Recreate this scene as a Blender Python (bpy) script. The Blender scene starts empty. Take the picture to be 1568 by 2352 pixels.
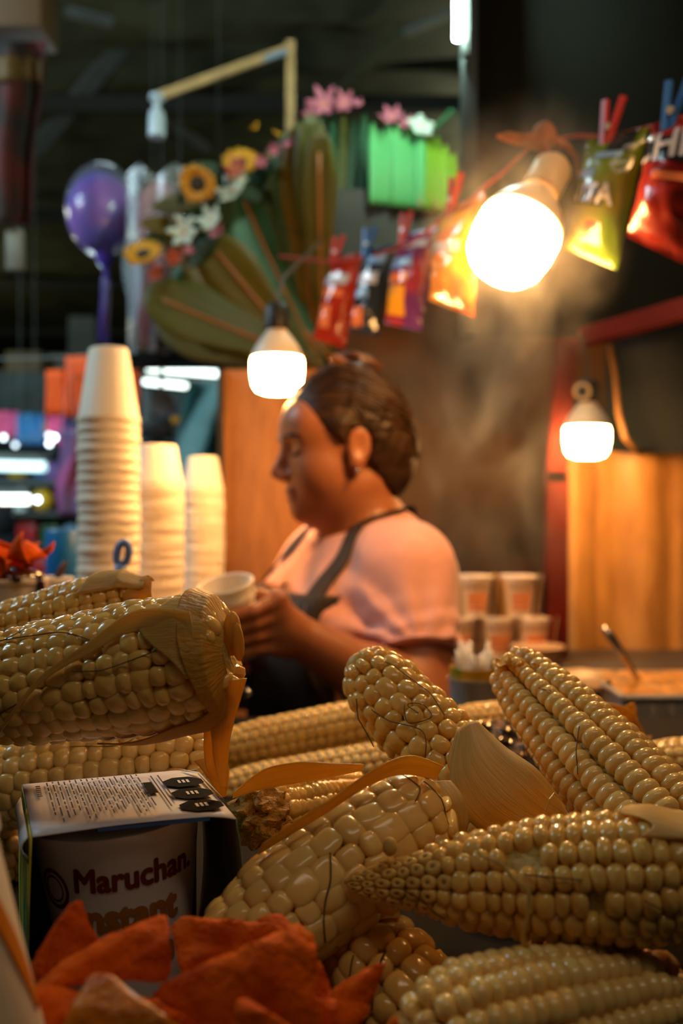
import bpy, bmesh, math, random
import numpy as np
from mathutils import Vector as V, Matrix, Quaternion

SC = bpy.context.scene
COL = SC.collection
PI = math.pi
rnd = random.Random(7)

# ------------------------------------------------------------------ camera, world, lights, exposure
CZ = 1.28                                   # lens height
FPX = 35 / 24 * 1568                        # focal length in pixels
cam_d = bpy.data.cameras.new('camera')
cam_d.sensor_fit = 'HORIZONTAL'; cam_d.sensor_width = 24; cam_d.lens = 35
cam_d.clip_start = .02; cam_d.clip_end = 60
cam_d.dof.use_dof = True; cam_d.dof.focus_distance = .56; cam_d.dof.aperture_fstop = 5.2
cam = bpy.data.objects.new('camera', cam_d); COL.objects.link(cam)
cam.location = (0, 0, CZ); cam.rotation_euler = (PI / 2, 0, 0)
SC.camera = cam

world = bpy.data.worlds.new('market_air'); SC.world = world; world.use_nodes = True
bg = world.node_tree.nodes['Background']
bg.inputs[0].default_value = (.75, .95, .80, 1); bg.inputs[1].default_value = .012

def area_light(name, loc, aim, size, power, color):
    d = bpy.data.lights.new(name, 'AREA'); d.shape = 'RECTANGLE'; d.size, d.size_y = size
    d.energy = power; d.color = color
    o = bpy.data.objects.new(name, d); COL.objects.link(o); o.location = loc
    o.rotation_euler = (V(aim) - V(loc)).to_track_quat('-Z', 'Y').to_euler()
    return o

# assumed unseen fill lights over the customers' aisle, behind the lens, and over the market lane at left
area_light('aisle_fill', (.45, -.5, 3.3), (.1, .9, 1.0), (2.0, .3), 8.0, (1.0, .80, .58))
area_light('market_lane_fill', (-2.3, 1.7, 2.9), (-1.0, 4.2, 1.5), (1.6, .3), 60, (.66, .90, 1.0))
def fill_point(name, loc, power, color, size=.12):  # unseen point light added as fill
    d = bpy.data.lights.new(name, 'POINT'); d.energy = power; d.color = color; d.shadow_soft_size = size
    o = bpy.data.objects.new(name, d); COL.objects.link(o); o.location = loc
fill_point('lane_fill', (-2.6, 4.6, 2.75), 20, (.92, .95, .66))  # added fill for ceiling, flowers and balloon; no lamp hangs here
fill_point('lane_fill', (1.2, 8.5, 2.9), 34, (.95, .95, .55))  # added fill for the far ceiling, no real lamp
fill_point('lane_fill', (-5.0, 10.5, 2.9), 42, (.95, .95, .6))  # another added fill that lifts the far ceiling
fill_point('far_stall_fill', (-1.45, 4.3, 1.55), 11, (.70, .90, 1.0), .08)  # added to brighten the dark shelf goods; no lamp stands here
fill_point('tarp_side_fill', (-.85, 3.45, 2.15), 7, (.75, .95, 1.0), .08)  # added to light the teal tarp, not a real fitting
# assumed warm fill, added unseen above the pile; no bulb hangs there
pl = bpy.data.lights.new('pile_fill', 'POINT'); pl.energy = 5.6; pl.color = (1, .50, .16); pl.shadow_soft_size = .045
plo = bpy.data.objects.new('pile_fill', pl); COL.objects.link(plo); plo.location = (.50, .86, 1.98)

SC.view_settings.view_transform = 'Standard'; SC.view_settings.look = 'None'
SC.view_settings.exposure = 0; SC.view_settings.gamma = 1; SC.view_settings.use_curve_mapping = False
BULB = 90.0                                 # radiance of the LED bulbs
BULB_COL = (1.0, .50, .15)
SC.cycles.max_bounces = 8
SC.cycles.diffuse_bounces = 3
SC.cycles.glossy_bounces = 3
SC.cycles.transmission_bounces = 6
SC.cycles.transparent_max_bounces = 10
SC.cycles.volume_bounces = 0
SC.cycles.sample_clamp_indirect = 4
SC.cycles.use_denoising = True
SC.cycles.caustics_reflective = False; SC.cycles.caustics_refractive = False

# ------------------------------------------------------------------ helpers
def P(px, py, d):
    """point at depth d (metres in front of the lens) seen at pixel px, py"""
    return V(((px - 784) * d / FPX, d, CZ - (py - 1176) * d / FPX))

def lin(c):
    c = c / 255
    return c / 12.92 if c <= .04045 else ((c + .055) / 1.055) ** 2.4
def rgb(r, g, b): return (lin(r), lin(g), lin(b))

MATS = {}
def mat(name, col, rough=.5, metal=0, var=0, vscale=40, bump=0, bscale=80, emit=0, emit_col=None, trans=0, sss=0,
        sss_rad=(.01, .005, .002), alpha=1, coat=0, spec=.5, col2=None, c2pos=(.45, .6), rand=0, stretch=None, ior=1.45, sheen=0):
    if name in MATS: return MATS[name]
    m = bpy.data.materials.new(name); m.use_nodes = True
    nt = m.node_tree; b = nt.nodes['Principled BSDF']
    def setin(k, v):
        if k in b.inputs: b.inputs[k].default_value = v
    setin('Base Color', (*col, 1)); setin('Roughness', rough); setin('Metallic', metal)
    setin('Transmission Weight', trans); setin('Alpha', alpha); setin('Coat Weight', coat); setin('Coat Roughness', .12)
    setin('Specular IOR Level', spec); setin('IOR', ior); setin('Sheen Weight', sheen)
    if sss:
        setin('Subsurface Weight', sss); setin('Subsurface Radius', sss_rad); setin('Subsurface Scale', 1.0)
    if emit:
        setin('Emission Color', (*(emit_col or col), 1)); setin('Emission Strength', emit)
    need = var or bump or col2
    if need:
        tc = nt.nodes.new('ShaderNodeTexCoord'); src = tc.outputs['Object']
        if stretch:
            mp = nt.nodes.new('ShaderNodeMapping'); mp.inputs['Scale'].default_value = stretch
            nt.links.new(src, mp.inputs[0]); src = mp.outputs[0]
    last = None
    if var or col2:
        n = nt.nodes.new('ShaderNodeTexNoise'); n.inputs['Scale'].default_value = vscale; n.inputs['Detail'].default_value = 4
        nt.links.new(src, n.inputs['Vector'])
        r = nt.nodes.new('ShaderNodeValToRGB')
        if col2:
            r.color_ramp.elements[0].color = (*col, 1); r.color_ramp.elements[1].color = (*col2, 1)
            r.color_ramp.elements[0].position, r.color_ramp.elements[1].position = c2pos
        else:
            r.color_ramp.elements[0].color = (*[c * (1 - var) for c in col], 1)
            r.color_ramp.elements[1].color = (*[min(1, c * (1 + var)) for c in col], 1)
            r.color_ramp.elements[0].position, r.color_ramp.elements[1].position = .3, .7
        nt.links.new(n.outputs['Fac'], r.inputs[0]); last = r.outputs[0]
    if rand:
        oi = nt.nodes.new('ShaderNodeObjectInfo'); hs = nt.nodes.new('ShaderNodeHueSaturation')
        mr = nt.nodes.new('ShaderNodeMapRange'); mr.inputs[3].default_value = 1 - rand; mr.inputs[4].default_value = 1 + rand * .6
        nt.links.new(oi.outputs['Random'], mr.inputs[0]); nt.links.new(mr.outputs[0], hs.inputs['Value'])
        if last: nt.links.new(last, hs.inputs['Color'])
        else: hs.inputs['Color'].default_value = (*col, 1)
        last = hs.outputs[0]
    if last: nt.links.new(last, b.inputs['Base Color'])
    if bump:
        n2 = nt.nodes.new('ShaderNodeTexNoise'); n2.inputs['Scale'].default_value = bscale; n2.inputs['Detail'].default_value = 5
        nt.links.new(src, n2.inputs['Vector'])
        bp = nt.nodes.new('ShaderNodeBump'); bp.inputs['Strength'].default_value = bump; bp.inputs['Distance'].default_value = .01
        nt.links.new(n2.outputs['Fac'], bp.inputs['Height']); nt.links.new(bp.outputs[0], b.inputs['Normal'])
    MATS[name] = m
    return m

def leafmat(name, col, col2, transl=.4, rough=.45, stretch=(1.6, 26, 1), bump=.35):
    """a thin leaf: diffuse and translucent, with veins along it"""
    if name in MATS: return MATS[name]
    m = mat(name, col, rough=rough, col2=col2, vscale=1.5, bump=bump, bscale=2.2, stretch=(1.6, 26, 1), c2pos=(.35, .65))
    nt = m.node_tree
    tcn = [n for n in nt.nodes if n.type == 'TEX_COORD'][0]; mpn = [n for n in nt.nodes if n.type == 'MAPPING'][0]; nt.links.new(tcn.outputs['UV'], mpn.inputs[0])
    b = nt.nodes['Principled BSDF']; out = nt.nodes['Material Output']
    t = nt.nodes.new('ShaderNodeBsdfTranslucent'); mx = nt.nodes.new('ShaderNodeMixShader'); mx.inputs[0].default_value = transl
    src = b.inputs['Base Color'].links[0].from_socket
    nt.links.new(src, t.inputs[0]); nt.links.new(b.outputs[0], mx.inputs[1]); nt.links.new(t.outputs[0], mx.inputs[2])
    nt.links.new(mx.outputs[0], out.inputs['Surface'])
    return m

class MB:
    def __init__(s): s.v = []; s.f = []; s.m = []; s.uv = {}
    def add(s, vs, fs, mi=0):
        o = len(s.v); s.v += [tuple(v) for v in vs]; s.f += [tuple(i + o for i in f) for f in fs]; s.m += [mi] * len(fs); return s
    def box(s, c, size, R=None, mi=0):
        c = V(c); h = V(size) / 2
        pts = [V((sx * h.x, sy * h.y, sz * h.z)) for sx in (-1, 1) for sy in (-1, 1) for sz in (-1, 1)]
        if R is not None: pts = [R @ p for p in pts]
        return s.add([c + p for p in pts], [(0, 1, 3, 2), (4, 6, 7, 5), (0, 4, 5, 1), (2, 3, 7, 6), (0, 2, 6, 4), (1, 5, 7, 3)], mi)
    def rbox(s, c, size, bev, R=None, seg=2, mi=0):
        bm = bmesh.new(); bmesh.ops.create_cube(bm, size=1)
        for v in bm.verts: v.co = V((v.co.x * size[0], v.co.y * size[1], v.co.z * size[2]))
        bmesh.ops.bevel(bm, geom=bm.edges[:], offset=bev, segments=seg, affect='EDGES', profile=.5)
        bm.verts.index_update()
        vs = [(R @ v.co if R is not None else v.co) + V(c) for v in bm.verts]
        fs = [[v.index for v in f.verts] for f in bm.faces]; bm.free()
        return s.add(vs, fs, mi)
    def beam(s, a, b, w, h, mi=0):
        a, b = V(a), V(b); d = b - a; q = d.to_track_quat('X', 'Z').to_matrix()
        return s.box((a + b) / 2, (d.length, w, h), q, mi)
    def tube(s, pts, r, n=8, mi=0, cap=True, flat=None):
        pts = [V(p) for p in pts]; rr = r if isinstance(r, (list, tuple)) else [r] * len(pts)
        vs = []; up = None
        for i, p in enumerate(pts):
            t = (pts[min(i + 1, len(pts) - 1)] - pts[max(i - 1, 0)]).normalized()
            if up is None: up = t.orthogonal().normalized()
            up = (up - t * up.dot(t)).normalized(); sd = t.cross(up)
            for k in range(n):
                a = 2 * PI * k / n; vs.append(p + (up * math.cos(a) + sd * math.sin(a)) * rr[i])
        fs = [(i * n + k, i * n + (k + 1) % n, (i + 1) * n + (k + 1) % n, (i + 1) * n + k) for i in range(len(pts) - 1) for k in range(n)]
        if cap: fs += [tuple(reversed(range(n))), tuple(range((len(pts) - 1) * n, len(pts) * n))]
        return s.add(vs, fs, mi)
    def lathe(s, prof, o=(0, 0, 0), ax=(0, 0, 1), n=24, mi=0, capa=False, capb=False):
        ax = V(ax).normalized(); u = ax.orthogonal().normalized(); w = ax.cross(u); o = V(o)
        vs = [o + ax * z + (u * math.cos(2 * PI * k / n) + w * math.sin(2 * PI * k / n)) * r for r, z in prof for k in range(n)]
        fs = [(i * n + k, i * n + (k + 1) % n, (i + 1) * n + (k + 1) % n, (i + 1) * n + k) for i in range(len(prof) - 1) for k in range(n)]
        if capa: fs.append(tuple(reversed(range(n))))
        if capb: fs.append(tuple(range((len(prof) - 1) * n, len(prof) * n)))
        return s.add(vs, fs, mi)
    def ball(s, c, r, n=12, m=8, R=None, mi=0):
        rx, ry, rz = (r, r, r) if not isinstance(r, (tuple, list)) else r
        vs = []; 
        for i in range(m + 1):
            ph = -PI / 2 + PI * i / m
            for k in range(n):
                a = 2 * PI * k / n; p = V((rx * math.cos(ph) * math.cos(a), ry * math.cos(ph) * math.sin(a), rz * math.sin(ph)))
                vs.append(V(c) + (R @ p if R is not None else p))
        return s.add(vs, [(i * n + k, i * n + (k + 1) % n, (i + 1) * n + (k + 1) % n, (i + 1) * n + k) for i in range(m) for k in range(n)], mi)
    def grid(s, fn, nu, nv, thick=0, mi=0, nrm=None):
        """sheet fn(u,v); with thick a closed slab"""
        pts = [[V(fn(i / nu, j / nv)) for j in range(nv + 1)] for i in range(nu + 1)]
        W = nv + 1; idx = lambda i, j: i * W + j
        fs = [(idx(i, j), idx(i + 1, j), idx(i + 1, j + 1), idx(i, j + 1)) for i in range(nu) for j in range(nv)]
        flat = [p for row in pts for p in row]
        o0 = len(s.v); Mx = len(flat)
        for i in range(nu + 1):
            for j in range(nv + 1): s.uv[o0 + idx(i, j)] = s.uv[o0 + Mx + idx(i, j)] = (i / nu, j / nv)
        if not thick: return s.add(flat, fs, mi)
        N = []
        for i in range(nu + 1):
            for j in range(nv + 1):
                du = pts[min(i + 1, nu)][j] - pts[max(i - 1, 0)][j]; dv = pts[i][min(j + 1, nv)] - pts[i][max(j - 1, 0)]
                c = du.cross(dv); N.append(c.normalized() if c.length > 1e-12 else V((0, 0, 1)))
        M = len(flat)
        vs = [p + n * thick / 2 for p, n in zip(flat, N)] + [p - n * thick / 2 for p, n in zip(flat, N)]
        f2 = fs + [tuple(M + k for k in reversed(f)) for f in fs]
        ring = [idx(i, 0) for i in range(nu)] + [idx(nu, j) for j in range(nv)] + [idx(i, nv) for i in range(nu, 0, -1)] + [idx(0, j) for j in range(nv, 0, -1)]
        for a, b in zip(ring, ring[1:] + ring[:1]): f2.append((a, M + a, M + b, b))
        return s.add(vs, f2, mi)

WLOC = {}
def make(name, mb, mats, parent=None, smooth=True, **props):
    me = bpy.data.meshes.new(name)
    off = WLOC.get(parent.name, V((0, 0, 0))) if parent is not None else V((0, 0, 0))
    me.from_pydata([(v[0] - off[0], v[1] - off[1], v[2] - off[2]) for v in mb.v], [], mb.f); me.update()
    if not isinstance(mats, (list, tuple)): mats = [mats]
    for m in mats: me.materials.append(m)
    if len(mats) > 1: me.polygons.foreach_set('material_index', mb.m)
    if mb.uv:
        uvl = me.uv_layers.new(name='UVMap'); li = np.empty(len(me.loops), np.int32); me.loops.foreach_get('vertex_index', li)
        tab = np.zeros((len(mb.v), 2), np.float32)
        for k_, q_ in mb.uv.items():
            if k_ < len(tab): tab[k_] = q_
        uvl.data.foreach_set('uv', tab[li].ravel())
    me.polygons.foreach_set('use_smooth', [bool(smooth)] * len(me.polygons))
    if smooth and smooth != 'all':
        try: me.set_sharp_from_angle(angle=math.radians(42))
        except Exception: pass
    o = bpy.data.objects.new(name, me); COL.objects.link(o)
    if parent is not None: o.parent = parent; WLOC[o.name] = off
    else: WLOC[o.name] = V((0, 0, 0))
    for k, v in props.items(): o[k] = v
    return o

def thing(name, label, cat, loc, group=None):
    o = bpy.data.objects.new(name, None); COL.objects.link(o); o.location = loc; o.empty_display_size = .02
    o['label'] = label; o['category'] = cat
    if group: o['group'] = group
    WLOC[o.name] = V(loc)
    return o
def solo(name, mb, mats, label, cat, group=None, smooth=True, **props):
    o = make(name, mb, mats, None, smooth, label=label, category=cat, **props)
    if group: o['group'] = group
    return o
def struct(name, mb, mats, smooth=False, parent=None):
    o = make(name, mb, mats, parent, smooth)
    if parent is None: o['kind'] = 'structure'
    return o
def twin(o, parent=None, loc=None, **props):
    c = o.copy(); COL.objects.link(c); c.parent = parent
    if loc is not None: c.location = loc
    for k, v in props.items(): c[k] = v
    return c

def text_mesh(txt, size, offset=.0):
    cu = bpy.data.curves.new('txt', 'FONT'); cu.body = txt; cu.size = size; cu.align_x = 'CENTER'; cu.resolution_u = 4
    o = bpy.data.objects.new('txt', cu); COL.objects.link(o)
    bpy.context.view_layer.update()
    me = o.to_mesh()
    bm = bmesh.new(); bm.from_mesh(me); bmesh.ops.triangulate(bm, faces=bm.faces[:])
    for _ in range(2):
        le = [e for e in bm.edges if e.calc_length() > size * .16]
        if le: bmesh.ops.subdivide_edges(bm, edges=le, cuts=1); bmesh.ops.triangulate(bm, faces=bm.faces[:])
    bm.verts.index_update()
    vs = [v.co.copy() for v in bm.verts]; fs = [[v.index for v in f.verts] for f in bm.faces]; bm.free()
    o.to_mesh_clear(); bpy.data.objects.remove(o); bpy.data.curves.remove(cu)
    if offset:                       # bold: the outline repeated a little to each side
        V0, F0 = vs, fs; vs, fs = [], []
        for dx, dy in ((0, 0), (1, 0), (-1, 0), (0, 1), (0, -1), (.7, .7), (-.7, .7), (.7, -.7), (-.7, -.7)):
            k = len(vs); vs += [v + V((dx * offset, dy * offset, 0)) for v in V0]; fs += [[i + k for i in f] for f in F0]
    return vs, fs

def hnoise(x, y=0., z=0., seed=0):
    return (math.sin(x * 1.7 + seed * 3.1 + 1.3 * math.sin(y * 1.3 + seed)) + math.sin(y * 2.3 - seed * 1.7 + 1.1 * math.sin(z * 1.9 + x)) +
            math.sin(z * 2.1 + seed * 2.3 + 1.7 * math.sin(x * .9 + y))) / 3
# ------------------------------------------------------------------ setting: hall shell
TOP = CZ - .25                              # counter top
m_conc = mat('concrete_floor', rgb(60, 58, 52), .8, var=.25, vscale=6, bump=.2)
m_roof = mat('roof_sheet_steel', rgb(84, 84, 62), .55, metal=.1, var=.35, vscale=3)
m_steel = mat('roof_steel', rgb(120, 124, 120), .5, metal=.4, var=.2, vscale=8)
m_darkwall = mat('hall_dark_wall', rgb(44, 44, 38), .8, var=.4, vscale=2)
struct('floor', MB().box((0, 7, -.05), (24, 22, .1)), m_conc)
struct('wall_back', MB().box((0, 18.1, 2.2), (24, .2, 4.5)), m_darkwall)
struct('wall_left', MB().box((-12.1, 7, 2.2), (.2, 22, 4.5)), m_darkwall)
struct('wall_right', MB().box((12.1, 7, 2.2), (.2, 22, 4.5)), m_darkwall)
# corrugated roof, ribs running across and a little away
roof = MB()
def roof_pt(u, v):
    x = -12 + 24 * u; y = -3 + 21 * v
    return (x, y, CZ + 2.75 + .06 * math.sin((y + .22 * x) * 2 * PI / .62))
roof.grid(roof_pt, 24, 420)
m_purlin = mat('purlin_dark', rgb(40, 38, 28), .7)
roof_o = struct('ceiling', roof, m_roof, smooth=True)
for i, y in enumerate((4.2, 6.4, 8.8, 11.5, 14.5)):
    make('purlin', MB().box((0, y, CZ + 2.62), (24, .06, .10)), m_purlin, roof_o, False)
# truss bars seen at upper left
t1 = MB().beam(P(75, 350, 7.0), P(370, -10, 5.6), .09, .05).beam(P(260, 175, 6.3), P(480, 330, 7.4), .05, .05)
make('truss_bar', MB().beam(P(75, 350, 7.0), P(370, -10, 5.6), .11, .05), m_steel, roof_o, False)
make('truss_bar', MB().beam(P(370, 270, 6.8), P(480, 345, 7.3), .06, .05), m_steel, roof_o, False)
make('truss_bar', MB().beam(P(560, 410, 7.6), P(930, 70, 5.4), .06, .04), m_roof, roof_o, False)
make('truss_bar', MB().beam(P(930, 75, 5.4), P(1050, 25, 5.2), .05, .03), m_steel, roof_o, False)
make('truss_bar', MB().beam(P(150, 25, 5.2), P(258, 52, 5.3), .07, .03), m_steel, roof_o, False)

# ------------------------------------------------------------------ stall: counters, back wall, boards
m_counter = mat('counter_steel', rgb(30, 25, 20), .85, spec=.1, var=.2, vscale=12)
m_cpanel = mat('counter_panel', rgb(70, 60, 50), .6, var=.3, vscale=8)
ct = thing('serving_counter', 'metal topped serving counter carrying the corn pile and the chips', 'counter', (0, .7, 0))
make('worktop', MB().rbox((.1, .69, TOP - .02), (2.6, 1.06, .04), .006), m_counter, ct)
make('front_panel', MB().box((.1, .20, (TOP - .04) / 2), (2.56, .03, TOP - .04)), m_cpanel, ct, False)
for x in (-1.1, 1.3):
    for y in (.25, 1.13): make('leg', MB().box((x, y, (TOP - .04) / 2), (.05, .05, TOP - .042)), m_cpanel, ct, False)
LEDGE = CZ - .165
lg = thing('cup_ledge', 'raised wooden ledge under the stacked foam cups', 'ledge', (-.6, 1.6, 0))
make('shelf_board', MB().rbox((-.62, 1.595, LEDGE - .0125), (.82, .66, .025), .004), mat('ledge_wood', rgb(120, 88, 56), .6, var=.3, vscale=20, stretch=(1, 12, 1)), lg)
for x in (-1.0, -.26):
    for y in (1.30, 1.88): make('leg', MB().box((x, y, (LEDGE - .026) / 2), (.05, .05, LEDGE - .026)), m_cpanel, lg, False)
rs = thing('wooden_riser', 'wooden riser on the counter under the chip filled cup at far left', 'riser', (-.45, 1.05, TOP))
make('top_board', MB().rbox((-.44, 1.05, LEDGE - .009), (.46, .30, .017), .003), bpy.data.materials['ledge_wood'], rs)
for x in (-.64, -.24): make('side_board', MB().box((x, 1.05, (TOP + LEDGE - .018) / 2), (.02, .28, LEDGE - .0185 - TOP)), m_cpanel, rs, False)

m_back = mat('stall_back_wall', rgb(112, 74, 38), .62, col2=rgb(44, 34, 20), vscale=3.2, bump=.3, bscale=9, c2pos=(.38, .62))
struct('wall_stall', MB().box((.93, 2.45, .92), (2.44, .04, 1.84)), m_back)
m_ply = mat('plywood', rgb(196, 124, 58), .55, col2=rgb(160, 96, 42), vscale=9, bump=.15, bscale=30, stretch=(6, 1, 1), c2pos=(.3, .7))
ply = thing('plywood_panel', 'tall orange lit plywood panel behind the cup being filled', 'panel', (-.12, 2.1, 0))
make('sheet', MB().rbox((P(622, 0, 2.1).x, 2.1, .78), (.215, .018, 1.6), .003), m_ply, ply)
make('edge_strip', MB().box((P(513, 0, 2.1).x - .004, 2.095, .78), (.012, .03, 1.6)), mat('strip_dark', rgb(40, 36, 30), .6), ply, False)

# dark board and dark tarpaulin above
m_tarp = mat('dark_tarpaulin', rgb(20, 23, 19), .85, spec=.15, var=.35, vscale=3, bump=.3, bscale=4)
tb = thing('dark_board', 'dark upright board above the hanging snack bags', 'board', (.7, 1.95, 1.5))
make('sheet', MB().grid(lambda u, v: (P(1060, 0, 1.95).x + .95 * u, 1.95 + .012 * math.sin(9 * u + 2 * v), P(0, 770, 1.95).z + 1.25 * v), 20, 14, .012), m_tarp, tb)
make('edge_post', MB().box((P(1076, 0, 1.93).x, 1.935, P(0, 770, 1.93).z + .63), (.03, .03, 1.26)), mat('post_dark_teal', rgb(38, 50, 50), .5), tb, False)
m_soffit = mat('shelf_dark_wood', rgb(50, 46, 38), .7, var=.3, vscale=8)
sh = thing('plant_shelf', 'dark shelf carrying the potted leaves at the top of the stall', 'shelf', (.05, 2.3, 1.6))
make('front_board', MB().box(((P(733, 0, 2.3).x + P(1048, 0, 2.3).x) / 2, 2.3, P(0, 545, 2.3).z), (.32, .02, .215)), m_soffit, sh, False)
make('shelf_board', MB().box(((P(733, 0, 2.3).x + P(1048, 0, 2.3).x) / 2, 2.40, P(0, 480, 2.3).z), (.36, .18, .02)), m_soffit, sh, False)
bt = solo('blue_black_tarp', MB().grid(lambda u, v: (P(1395, 0, 2.05).x + .55 * u, 2.05 + .015 * math.sin(11 * u + v * 2), P(0, 1035 + 6 * math.sin(8 * u), 2.05).z + .30 * v), 20, 10, .004),
     mat('navy_tarp', rgb(24, 32, 38), .5, var=.3, vscale=4), 'blue black tarpaulin hanging above the lit sheet at far right', 'tarp')

m_redpaint = mat('red_painted_steel', rgb(84, 18, 7), .75, spec=.15, var=.25, vscale=10)
solo('red_post', MB().box((P(1262, 0, 2.0).x + .012, 2.0, .68), (.042, .04, 1.36)).beam(V((P(1272, 0, 2.0).x, 2.0, 1.34)), P(1300, 760, 2.0), .04, .04), m_redpaint, 'red painted upright post beside the lit sheet', 'post', smooth=False)
solo('red_beam', MB().beam(P(1290, 790, 2.0), P(1640, 690, 1.75), .03, .035), m_redpaint, 'red painted beam slanting across the dark board at right', 'beam', smooth=False)
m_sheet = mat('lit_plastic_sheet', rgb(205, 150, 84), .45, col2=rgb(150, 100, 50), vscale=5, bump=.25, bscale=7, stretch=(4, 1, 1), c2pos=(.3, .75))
def sheet_pt(u, v):
    x = P(1288, 0, 2.1).x + .62 * u
    f = .010 * math.sin(26 * u) + .012 * math.exp(-((u - .42) / .03) ** 2) + .010 * math.exp(-((u - .05) / .02) ** 2) - .008 * math.exp(-((u - .13) / .02) ** 2)
    return (x, 2.12 - f, .75 + v * (P(0, 1022, 2.1).z - .75))
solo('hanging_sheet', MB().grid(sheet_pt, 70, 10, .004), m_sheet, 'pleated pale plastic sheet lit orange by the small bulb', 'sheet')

# back counter carrying the noodle cups and the tray of toppings
BK = CZ - .292
bc = thing('back_counter', 'low back counter under the noodle cups behind the cook', 'counter', (.6, 1.95, 0))
make('worktop', MB().rbox((.78, 2.02, BK - .015), (1.35, .36, .03), .004), m_cpanel, bc)
make('body', MB().box((.78, 2.02, (BK - .03) / 2), (1.3, .33, BK - .03)), m_cpanel, bc, False)
sc_ = thing('side_counter', 'steel side counter under the topping tray behind the corn at right', 'counter', (.7, 1.4, 0))
SD = CZ - .262
make('worktop', MB().rbox((.92, 1.42, SD - .015), (1.24, .32, .03), .004), m_counter, sc_)
make('body', MB().box((.92, 1.42, (SD - .03) / 2), (1.19, .28, SD - .03)), m_cpanel, sc_, False)

# ------------------------------------------------------------------ lamps
m_bulb = mat('bulb_diffuser', (1, .9, .75), .4, emit=BULB, emit_col=BULB_COL)
m_bulbbase = mat('bulb_base_plastic', rgb(226, 214, 196), .4)
m_socket = mat('black_socket', rgb(30, 28, 26), .5)
m_cord = mat('brown_cord', rgb(70, 52, 36), .6)
m_socketw = mat('beige_socket', rgb(214, 190, 150), .45)
def lamp(label, c, ax, r, cord, socket, strength=1.0):
    """LED bulb; c centre of the diffuser, ax from diffuser to cap"""
    c = V(c); ax = V(ax).normalized(); k = r / .0435
    t = thing('light_bulb', label, 'light bulb', c)
    mb = m_bulb if strength == 1 else mat('bulb_diffuser_%d' % int(strength * 100), (1, .9, .75), .4, emit=BULB * strength, emit_col=BULB_COL)
    make('diffuser', MB().lathe([(.001, -.034 * k), (.022 * k, -.0335 * k), (.034 * k, -.029 * k), (.040 * k, -.020 * k), (.0435 * k, .0), (.0435 * k, .020 * k), (.041 * k, .026 * k)], c, ax, 32), mb, t, 'all')
    make('bulb_base', MB().lathe([(.0425 * k, .026 * k), (.041 * k, .034 * k), (.034 * k, .048 * k), (.024 * k, .062 * k), (.017 * k, .070 * k), (.0165 * k, .074 * k)], c, ax, 28), m_bulbbase, t)
    make('socket', MB().lathe([(.018 * k, .072 * k), (.0205 * k, .074 * k), (.0205 * k, .108 * k), (.014 * k, .116 * k), (.004, .118 * k)], c, ax, 20), socket, t)
    pts = [c + ax * .116 * k] + [V(p) for p in cord]
    make('cord', MB().tube(pts, .0032, 6), m_cord, t)
    return t
lamp('big tilted light bulb blazing between the snack bags', P(1175, 562, 1.2), (.44, .30, .80), .0515,
     [P(1262, 395, 1.27), P(1262, 350, 1.28), P(1252, 318, 1.29)], m_socketw)
lamp('light bulb hanging straight down in front of the plywood panel', P(636, 858, 1.57), (0, 0, 1), .0415,
     [P(636, 690, 1.57), P(648, 640, 1.70), P(700, 590, 2.0), P(750, 540, 2.27)], m_socket, 1.55)
lp3 = lamp('small light bulb hanging in front of the pleated sheet', P(1347, 1012, 1.9), (.02, 0, 1), .0435,
     [P(1345, 880, 1.9), P(1350, 830, 1.93), P(1330, 765, 1.94)], m_socket, 1.2)
make('ring', MB().tube([P(1337 + 17 * math.cos(a * PI / 8), 899 + 17 * math.sin(a * PI / 8), 1.88) for a in range(17)], .0035, 6), m_socketw, lp3)
solo('hanging_cable', MB().tube([P(1400, 790, 1.98), P(1412, 860, 1.98), P(1420, 950, 1.98), P(1435, 1005, 1.98), P(1458, 1030, 2.0), P(1470, 1038, 2.05)], .006, 8),
     mat('tan_cable', rgb(120, 84, 46), .6), 'tan cable curving down beside the small bulb', 'cable')
# rope knots and dried scraps above the big bulb
m_rope = mat('orange_brown_rope', rgb(150, 84, 34), .75, var=.3, vscale=60)
kn = thing('knotted_rope', 'brown knotted rope scrap tied above the big bulb', 'rope', P(1240, 330, 1.25))
make('knot', MB().ball(P(1250, 312, 1.25), (.016, .012, .018), 10, 8).ball(P(1232, 325, 1.25), (.012, .01, .011), 10, 8), m_rope, kn)
make('loose_end', MB().tube([P(1245, 318, 1.25), P(1200, 322, 1.24), P(1165, 314, 1.24), P(1140, 312, 1.24)], [.009, .008, .007, .002], 8), m_rope, kn)
make('loose_end', MB().tube([P(1245, 318, 1.25), P(1252, 360, 1.24), P(1280, 385, 1.24), P(1310, 412, 1.24)], [.008, .007, .005, .004], 8), m_rope, kn)
make('loose_end', MB().tube([P(1255, 315, 1.25), P(1300, 335, 1.25), P(1322, 360, 1.25), P(1330, 400, 1.25)], [.006, .005, .004, .003], 8), m_rope, kn)
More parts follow.
